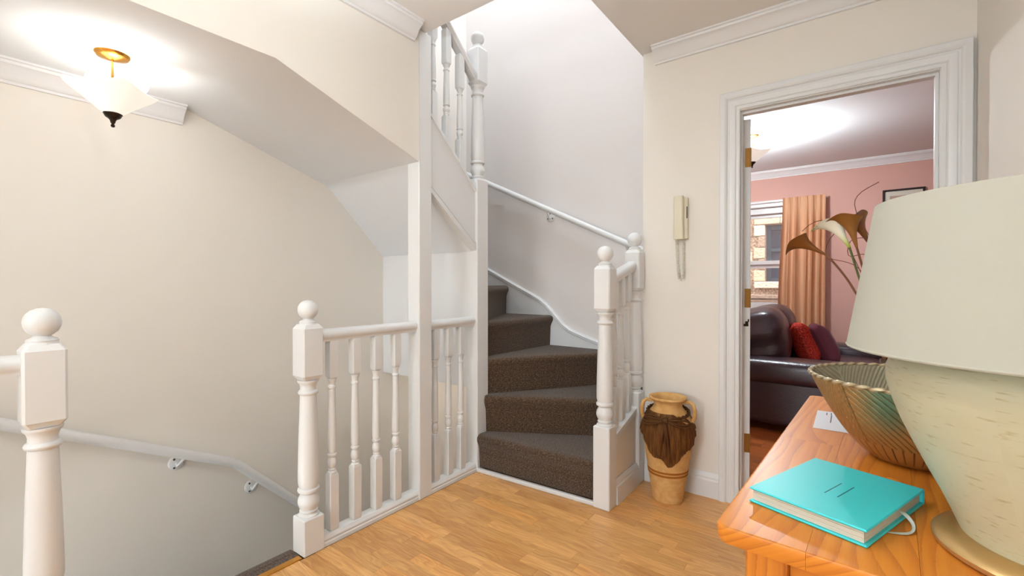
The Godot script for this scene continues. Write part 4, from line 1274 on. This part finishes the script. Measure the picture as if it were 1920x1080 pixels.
func build_lamp() -> void:
	var c := V(0.218, 0.7502, 0.883)
	var t := thing("table_lamp", "large cream ceramic table lamp with a wide cream drum shade", "lamp", c)
	part("foot", MB.new().lathe([Vector2(0, 0.0), Vector2(0.119, 0.0), Vector2(0.124, 0.004), Vector2(0.124, 0.009), Vector2(0.119, 0.015), Vector2(0.108, 0.020), Vector2(0.098, 0.022), Vector2(0, 0.022)], 72, c), M.gold_foot, t)
	var body := MB.new()
	body.lathe([Vector2(0, 0.021), Vector2(0.094, 0.021), Vector2(0.097, 0.028), Vector2(0.104, 0.045), Vector2(0.115, 0.070), Vector2(0.130, 0.100), Vector2(0.145, 0.132), Vector2(0.159, 0.164), Vector2(0.170, 0.196), Vector2(0.176, 0.220), Vector2(0.176, 0.240), Vector2(0.169, 0.258), Vector2(0.151, 0.274), Vector2(0.115, 0.287), Vector2(0.075, 0.296), Vector2(0.04, 0.302), Vector2(0.03, 0.312), Vector2(0, 0.312)], 96, c, Basis.IDENTITY, Vector2(3, 1))
	part("ceramic_body", body, M.glaze, t)
	part("lamp_holder", MB.new().lathe([Vector2(0, 0.31), Vector2(0.016, 0.31), Vector2(0.016, 0.37), Vector2(0, 0.37)], 20, c), M.brass, t)
	part("light_bulb", MB.new().soft(c + Vector3(0, 0.40, 0), Vector3(0.058, 0.075, 0.058), 1.0, 1.0), paint(Color(0.92, 0.92, 0.9), 0.4), t)
	var sh := MB.new()
	var rings := []
	var prof := [[0.2237, 0.2684], [0.1905, 0.4757], [0.1888, 0.4757], [0.2220, 0.2684]]
	for q in prof:
		var r := PackedVector3Array()
		for j in 96:
			var a := TAU * j / 96
			r.append(c + Vector3(cos(a) * q[0], q[1], sin(a) * q[0]))
		rings.append(r)
	rings.append(rings[0])
	sh.loft(rings, true, false)
	var shade := part("lamp_shade", sh, M.shade, t)
	var ring := MB.new()
	var pts := []
	for j in 49: pts.append(c + Vector3(cos(TAU * j / 48) * 0.2228, 0.2684, sin(TAU * j / 48) * 0.2228))
	ring.tube(pts, 0.0022, 6)
	part("shade_binding", ring, M.shade, shade)
	var spider := MB.new()
	for j in 3:
		var a := TAU * j / 3
		spider.tube([c + Vector3(0, 0.37, 0), c + Vector3(cos(a) * 0.1895, 0.465, sin(a) * 0.1895)], 0.0015, 6)
	part("shade_carrier", spider, M.brass_dull, shade)

func build_bowl() -> void:
	var c := V(0.1037, 0.7502, 1.231)
	var t := thing("metal_bowl", "flared bronze bowl pressed with leaf veins, on the pine table", "bowl", c)
	var Hh := 0.165; var R := 0.1792; var rb := 0.060
	var segs := 720; var rows := 72
	var rad := func(k: float) -> float: return rb + (R - rb) * pow(k, 0.62)
	# pressed leaves: a midrib and slanting veins that meet on it, above a band of upright strokes
	var vein := func(a: float, k: float, inner: bool) -> float:
		var leaves := 4.0
		var f := fposmod(a / TAU * leaves - 2.3 / TAU * leaves + 0.5, 1.0) - 0.5
		var d := absf(f) / leaves * TAU * 0.135
		var y := k * 0.185
		if not inner and k < 0.27:
			var st := fposmod(a / TAU * 44.0, 1.0)
			return clampf(1.0 - absf(st - 0.5) * 9.0, 0.0, 1.0) * smoothstep(0.05, 0.09, k)
		var step := 0.0165 if not inner else 0.017
		var s := fposmod((y + d * (1.25 if f < 0.0 else 2.6) * (1.0 if not inner else -1.0)) / step, 1.0)
		var g := clampf(1.0 - absf(s - 0.5) * (7.0 if not inner else 4.0), 0.0, 1.0)
		return maxf(g, clampf(1.0 - d * 500.0, 0.0, 1.0))
	var rings := []; var cols := []
	for i in rows + 1:
		var k := float(i) / rows
		var r := PackedVector3Array(); var cc := PackedColorArray()
		for j in segs:
			var a := TAU * j / segs
			var v: float = vein.call(a, k, false)
			var q: float = rad.call(k) - v * 0.0022
			r.append(c + Vector3(cos(a) * q, 0.002 + Hh * k, sin(a) * q))
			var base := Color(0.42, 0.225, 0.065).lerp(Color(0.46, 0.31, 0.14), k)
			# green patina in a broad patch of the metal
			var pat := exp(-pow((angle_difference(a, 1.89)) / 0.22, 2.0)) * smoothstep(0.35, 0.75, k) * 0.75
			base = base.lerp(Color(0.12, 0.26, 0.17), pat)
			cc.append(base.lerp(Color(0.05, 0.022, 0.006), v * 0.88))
		rings.append(r); cols.append(cc)
	for i in rows + 1:
		var k := 1.0 - float(i) / rows
		var r := PackedVector3Array(); var cc := PackedColorArray()
		for j in segs:
			var a := TAU * j / segs
			var v: float = vein.call(a, k, true)
			var q: float = rad.call(k) - 0.0045 - v * -0.0014
			r.append(c + Vector3(cos(a) * q, 0.006 + (Hh - 0.004) * k, sin(a) * q))
			cc.append(Color(0.25, 0.22, 0.15).lerp(Color(0.46, 0.40, 0.27), v))
		rings.append(r); cols.append(cc)
	var mb := MB.new()
	mb.crease = 70.0
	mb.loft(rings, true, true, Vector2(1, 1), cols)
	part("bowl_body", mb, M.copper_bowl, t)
	# rope rim
	var rr := []
	var rc := []
	var n := 480
	for i in n + 1:
		var a := TAU * i / n
		var ring := PackedVector3Array(); var cc := PackedColorArray()
		var out := Vector3(cos(a), 0, sin(a))
		for j in 8:
			var b := TAU * j / 8
			var tw := sin(b + a * 46.0)
			var q := 0.0042 + 0.0011 * tw
			ring.append(c + Vector3(0, Hh + 0.001, 0) + out * (R - 0.002 + cos(b) * q) + Vector3(0, sin(b) * q, 0))
			cc.append(Color(0.52, 0.42, 0.26).lerp(Color(0.16, 0.10, 0.04), clampf(-tw * 0.9 + 0.1, 0, 1)))
		rr.append(ring); rc.append(cc)
	var rim := MB.new()
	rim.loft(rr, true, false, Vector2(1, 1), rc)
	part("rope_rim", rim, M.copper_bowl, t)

func calla(called: String, label: String, tip_dir: Vector3, throat: Vector3, axis: Vector3, len: float, rad: float, mat: Material, stem_mat: Material, stem: Array, group := "") -> void:
	var t := thing(called, label, "flower", throat, group)
	var ax := axis.normalized()
	var side := (tip_dir - ax * tip_dir.dot(ax)).normalized()
	var oth := ax.cross(side)
	var rings := []
	var n := 28
	for layer in 2:
		for ii in 15:
			var i := ii if layer == 0 else 14 - ii
			var k := float(i) / 14
			var r := PackedVector3Array()
			for j in n:
				var a := TAU * j / n
				var cs := cos(a)
				var lip := pow(maxf(0.0, cs), 3.0)
				var q := rad * (0.10 + 0.34 * k + 0.56 * pow(k, 4.0) + lip * 0.75 * pow(k, 3.0))
				if layer == 1: q -= 0.0012
				var z := len * (k * (0.72 + 0.28 * (0.5 + 0.5 * cs))) - lip * len * 0.20 * pow(k, 6.0)
				r.append(throat + ax * z + (side * cos(a) + oth * sin(a)) * maxf(q, 0.001))
			rings.append(r)
	var mb := MB.new()
	mb.crease = 80.0
	mb.loft(rings, true, true, Vector2(1, 2))
	part("spathe", mb, mat, t)
	part("spadix", MB.new().tube([throat + ax * len * 0.2, throat + ax * len * 0.72 + side * rad * 0.1], [0.0045, 0.003], 8), M.spadix, t)
	var c := Curve3D.new()
	for q in stem: c.add_point(q)
	var pts := [throat + ax * 0.006]
	for i in 17:
		var k := float(i) / 16
		var a: Vector3 = throat; var b: Vector3 = stem[0]; var d: Vector3 = stem[1]
		pts.append(a.lerp(b, k).lerp(b.lerp(d, k), k))
	part("stem", MB.new().tube(pts, 0.0028, 8), stem_mat, t)

func build_flowers() -> void:
	var v := V(0.085, 0.7502, 1.60)
	var t := thing("flower_vase", "narrow brown vase hidden behind the lamp holding the callas", "vase", v)
	part("vase_body", MB.new().lathe([Vector2(0, 0), Vector2(0.030, 0), Vector2(0.038, 0.03), Vector2(0.040, 0.07), Vector2(0.032, 0.11), Vector2(0.020, 0.14), Vector2(0.022, 0.155), Vector2(0.018, 0.155), Vector2(0.016, 0.14), Vector2(0.0, 0.13)], 32, v), M.vase_brown, t)
	var m := v + Vector3(0, 0.145, 0)
	var low := v + Vector3(0, 0.10, 0)
	calla("calla_lily", "brown calla with its trumpet nodding left over the curtain", V(-1, -0.5, 0) - V(0, 0, 0), V(-0.060, 1.196, 1.60), V(-0.085, 0.055, 0.0), 0.105, 0.030, M.calla_brown, M.stem_brown, [V(0.035, 1.09, 1.60), low])
	calla("calla_lily", "white calla with a green throat between the brown ones", V(-1, 0.1, 0), V(-0.004, 1.214, 1.595), V(-0.045, 0.085, 0.0), 0.108, 0.034, M.calla_white, M.stem_green, [V(0.030, 1.08, 1.60), low + Vector3(0.004, 0, 0)])
	calla("calla_lily", "tan calla showing its yellow spadix at the lamp shade edge", V(-1, 0.15, 0), V(0.012, 1.212, 1.58), V(-0.022, 0.095, 0.0), 0.110, 0.032, M.calla_tan, M.stem_brown, [V(0.045, 1.08, 1.60), low + Vector3(0, 0, 0.005)])
	calla("calla_lily", "dark brown calla drooping beside the shade, behind the tan one", V(-0.4, 0.3, -0.6), V(0.040, 1.225, 1.62), V(-0.035, 0.075, 0.0), 0.10, 0.034, M.calla_brown, M.stem_brown, [V(0.06, 1.08, 1.60), low + Vector3(-0.004, 0, 0.004)])
	# curled twigs
	var curls := [
		[V(0.07, 1.0, 1.6), V(0.02, 1.15, 1.6), V(-0.055, 1.19, 1.6), V(-0.048, 1.245, 1.6), V(-0.02, 1.262, 1.6)],
		[V(0.07, 1.0, 1.6), V(0.055, 1.2, 1.6), V(0.010, 1.315, 1.6), V(0.015, 1.36, 1.6), V(0.06, 1.39, 1.6)],
		[V(0.07, 1.0, 1.6), V(0.045, 1.18, 1.61), V(-0.005, 1.19, 1.61), V(0.0, 1.235, 1.61), V(0.04, 1.24, 1.61)],
		[V(0.07, 1.0, 1.6), V(0.0, 1.20, 1.63), V(-0.05, 1.29, 1.63), V(-0.09, 1.295, 1.63), V(-0.12, 1.27, 1.63)],
	]
	for k in curls.size():
		var lab: String = ["curled brown twig looping beside the white calla", "thin twig arching up to the top of the lamp shade", "short curled twig close to the lamp shade edge", "long fine twig arching left behind the white calla"][k]
		var tw := thing("curled_twig", lab, "twig", low, "curled twigs in the vase")
		var cv := Curve3D.new()
		var pp: Array = curls[k]
		cv.add_point(low)
		for i in pp.size():
			var nx: Vector3 = pp[mini(i + 1, pp.size() - 1)]; var pv: Vector3 = pp[maxi(i - 1, 0)]
			cv.add_point(pp[i], -(nx - pv) * 0.2, (nx - pv) * 0.2)
		var pts := []
		for i in 41: pts.append(cv.sample_baked(cv.get_baked_length() * i / 40.0, true))
		part("twig_stem", MB.new().tube(pts, 0.0011, 6), M.twig, tw)

# ---------------------------------------------------------------- pot by the newel
func build_pot() -> void:
	var c := V(-0.757, 0.0, 2.365)
	var t := thing("floor_vase", "tall terracotta amphora wrapped in brown fibre beside the skirting", "vase", c)
	var prof := [Vector2(0, 0.0), Vector2(0.070, 0.0), Vector2(0.075, 0.006), Vector2(0.079, 0.03), Vector2(0.088, 0.09), Vector2(0.099, 0.16), Vector2(0.111, 0.24), Vector2(0.120, 0.31), Vector2(0.123, 0.355), Vector2(0.121, 0.395), Vector2(0.112, 0.428), Vector2(0.096, 0.452), Vector2(0.080, 0.468), Vector2(0.071, 0.482), Vector2(0.070, 0.495), Vector2(0.076, 0.508), Vector2(0.090, 0.518), Vector2(0.094, 0.524), Vector2(0.093, 0.531), Vector2(0.084, 0.532), Vector2(0.074, 0.524), Vector2(0.064, 0.500), Vector2(0.060, 0.46), Vector2(0, 0.45)]
	var pm := MB.new()
	pm.lathe(prof, 56, c)
	part("clay_body", pm, M.terra, t)
	var rad := func(h: float) -> float:
		for i in prof.size() - 1:
			if prof[i + 1].y >= h and prof[i].y <= h and i > 0:
				return lerpf(prof[i].x, prof[i + 1].x, (h - prof[i].y) / maxf(0.0001, prof[i + 1].y - prof[i].y))
		return 0.1
	for h in [0.148, 0.165]:
		var r: float = rad.call(h)
		part("painted_band", MB.new().lathe([Vector2(r - 0.002, h - 0.006), Vector2(r + 0.0012, h - 0.005), Vector2(r + 0.0022, h + 0.005), Vector2(r - 0.001, h + 0.006)], 56, c), M.terra_band, t)
	# the face of the wrap looks at the hall
	var look := atan2(2.365 + 0.0, -0.757) # angle of the pot seen from the camera, in (x, u)
	var face := Vector2(0.757, -2.365).normalized() # towards the camera in (x, u)
	var fa := atan2(-face.y, face.x)        # angle in (x, z)
	var dirv := func(a: float) -> Vector3: return Vector3(cos(fa + a), 0, sin(fa + a))
	# handles left and right of the neck
	for s in [-1, 1]:
		var d: Vector3 = dirv.call(s * 1.45)
		var pts := []
		for q in [[0.078, 0.505], [0.104, 0.512], [0.122, 0.500], [0.130, 0.470], [0.128, 0.435], [0.114, 0.405]]:
			pts.append(c + d * q[0] + Vector3(0, q[1], 0))
		part("handle", MB.new().tube(pts, [0.009, 0.0095, 0.010, 0.010, 0.010, 0.011], 12), M.terra, t)
	# fibre wrap: a skirt over the shoulder, pointed below at the front
	var rings := []
	var rows := 18; var n := 120
	for layer in 2:
		for ii in rows + 1:
			var i := ii if layer == 0 else rows - ii
			var k := float(i) / rows
			var ring := PackedVector3Array()
			for j in n:
				var a := TAU * j / n
				var aa := wrapf(a, -PI, PI)
				var low := 0.375 - 0.15 * pow(maxf(0.0, cos(aa * 0.9)), 1.6) + 0.012 * sin(aa * 7.0)
				if absf(aa) < 0.25: low -= 0.02 * (1.0 - absf(aa) / 0.25)
				var h := lerpf(0.460 - 0.045 * smoothstep(0.25, 0.9, -aa) * smoothstep(2.2, 1.5, -aa), low, k)
				var pleat := 0.0022 * sin(a * 26.0) * (0.4 + 0.6 * k) + 0.0016 * sin(a * 57.0 + k * 3.0)
				var q: float = rad.call(h) + (0.0055 if layer == 0 else 0.001) + (pleat if layer == 0 else 0.0) + 0.008 * k * k * (1.0 if layer == 0 else 0.7)
				ring.append(c + dirv.call(a) * q + Vector3(0, h, 0))
			rings.append(ring)
	var wm := MB.new()
	wm.crease = 75.0
	wm.loft(rings, true, false, Vector2(6, 2))
	var wrap_ := part("fibre_wrap", wm, M.fibre, t)
	# twisted cord round the neck, the knot, two loops and two hanging ends
	var neck := MB.new()
	for off in 2:
		var np := []
		for j in 61:
			var a := TAU * j / 60
			np.append(c + dirv.call(a) * (0.101 + 0.004 * sin(a * 12.0 + off * PI)) + Vector3(0, 0.455 + 0.005 * cos(a * 12.0 + off * PI) - 0.014 * cos(a - 0.1), 0))
		neck.tube(np, 0.0052, 8)
	# loops: out from the knot and back, lying on the shoulder
	for e in [[0.95, 0.050], [-0.95, 0.044]]:
		for lane in 2:
			var pts := []
			for i in 21:
				var k := float(i) / 20
				var a: float = 0.1 + e[0] * sin(k * PI)
				var h: float = 0.438 + (0.022 if lane == 0 else 0.010) * sin(k * TAU) - 0.012 * sin(k * PI)
				pts.append(c + dirv.call(a) * (rad.call(h) + 0.017 + 0.006 * sin(k * PI)) + Vector3(0, h, 0))
			neck.tube(pts, 0.0048, 8)
	for e in [[0.30, 0.250], [-0.12, 0.232], [0.06, 0.262]]:
		var pts := []
		for i in 11:
			var k := float(i) / 10
			var h: float = lerpf(0.436, e[1], k)
			var a: float = lerpf(0.1, e[0], k)
			pts.append(c + dirv.call(a) * (rad.call(h) + 0.017 + 0.004 * sin(k * PI * 2.0)) + Vector3(0, h, 0))
		neck.tube(pts, [0.006, 0.0055, 0.005, 0.005, 0.005, 0.0045, 0.0045, 0.004, 0.004, 0.0035, 0.003], 8)
	neck.soft(c + dirv.call(0.1) * 0.124 + Vector3(0, 0.438, 0), Vector3(0.032, 0.026, 0.030), 0.8, 0.8)
	part("tie", neck, M.raffia, wrap_)

# ---------------------------------------------------------------- intercom
func build_intercom() -> void:
	var c := V(-0.735, 1.35, 2.52)
	var t := thing("intercom_phone", "cream door entry handset with a coiled cord on the wall beside the door", "intercom", c)
	part("wall_cradle", MB.new().box(c + Vector3(0.006, 0.112, 0.012), Vector3(0.062, 0.222, 0.024), 0.004), M.plastic, t)
	var hb := MB.new()
	hb.crease = 50.0
	var rings := []
	for q in [[0.0, 0.030, 0.020], [0.004, 0.034, 0.023], [0.06, 0.034, 0.025], [0.11, 0.031, 0.027], [0.17, 0.033, 0.024], [0.226, 0.032, 0.021], [0.232, 0.028, 0.017]]:
		var r := PackedVector3Array()
		for j in 24:
			var a := TAU * j / 24
			r.append(c + Vector3(-0.006 + MB.sp(cos(a), 0.5) * q[1] * 0.78, q[0], 0.034 + MB.sp(sin(a), 0.5) * q[2] * 0.6))
		rings.append(r)
	hb.loft(rings)
	var hs := part("handset", hb, M.plastic, t)
	part("side_slot", MB.new().box(c + Vector3(0.034, 0.142, 0.0245), Vector3(0.0045, 0.062, 0.003), 0.0005), M.dark, t)
	# coiled cord: down from the handset and back up
	var pts := []
	var turns := 26.0
	var path := Curve3D.new()
	path.add_point(c + Vector3(-0.016, 0.0, 0.034), Vector3.ZERO, Vector3(0, -0.06, 0))
	path.add_point(c + Vector3(-0.008, -0.205, 0.014), Vector3(-0.006, 0.05, 0), Vector3(0.006, -0.02, 0))
	path.add_point(c + Vector3(0.012, -0.200, 0.013), Vector3(-0.004, -0.02, 0), Vector3(0.004, 0.03, 0))
	path.add_point(c + Vector3(0.014, 0.004, 0.014), Vector3(0, -0.06, 0), Vector3.ZERO)
	var L := path.get_baked_length()
	var N := int(turns * 2 * 9)
	for i in N + 1:
		var s := L * i / N
		var q := path.sample_baked(s, true)
		var d := (path.sample_baked(minf(s + 0.003, L), true) - path.sample_baked(maxf(s - 0.003, 0), true)).normalized()
		var e := d.cross(Vector3(0, 0, 1)).normalized()
		var f := e.cross(d)
		var a := TAU * turns * 2 * i / N
		pts.append(q + (e * cos(a) + f * sin(a)) * 0.0068)
	part("coiled_cord", MB.new().tube(pts, 0.0017, 5), M.cord, hs)
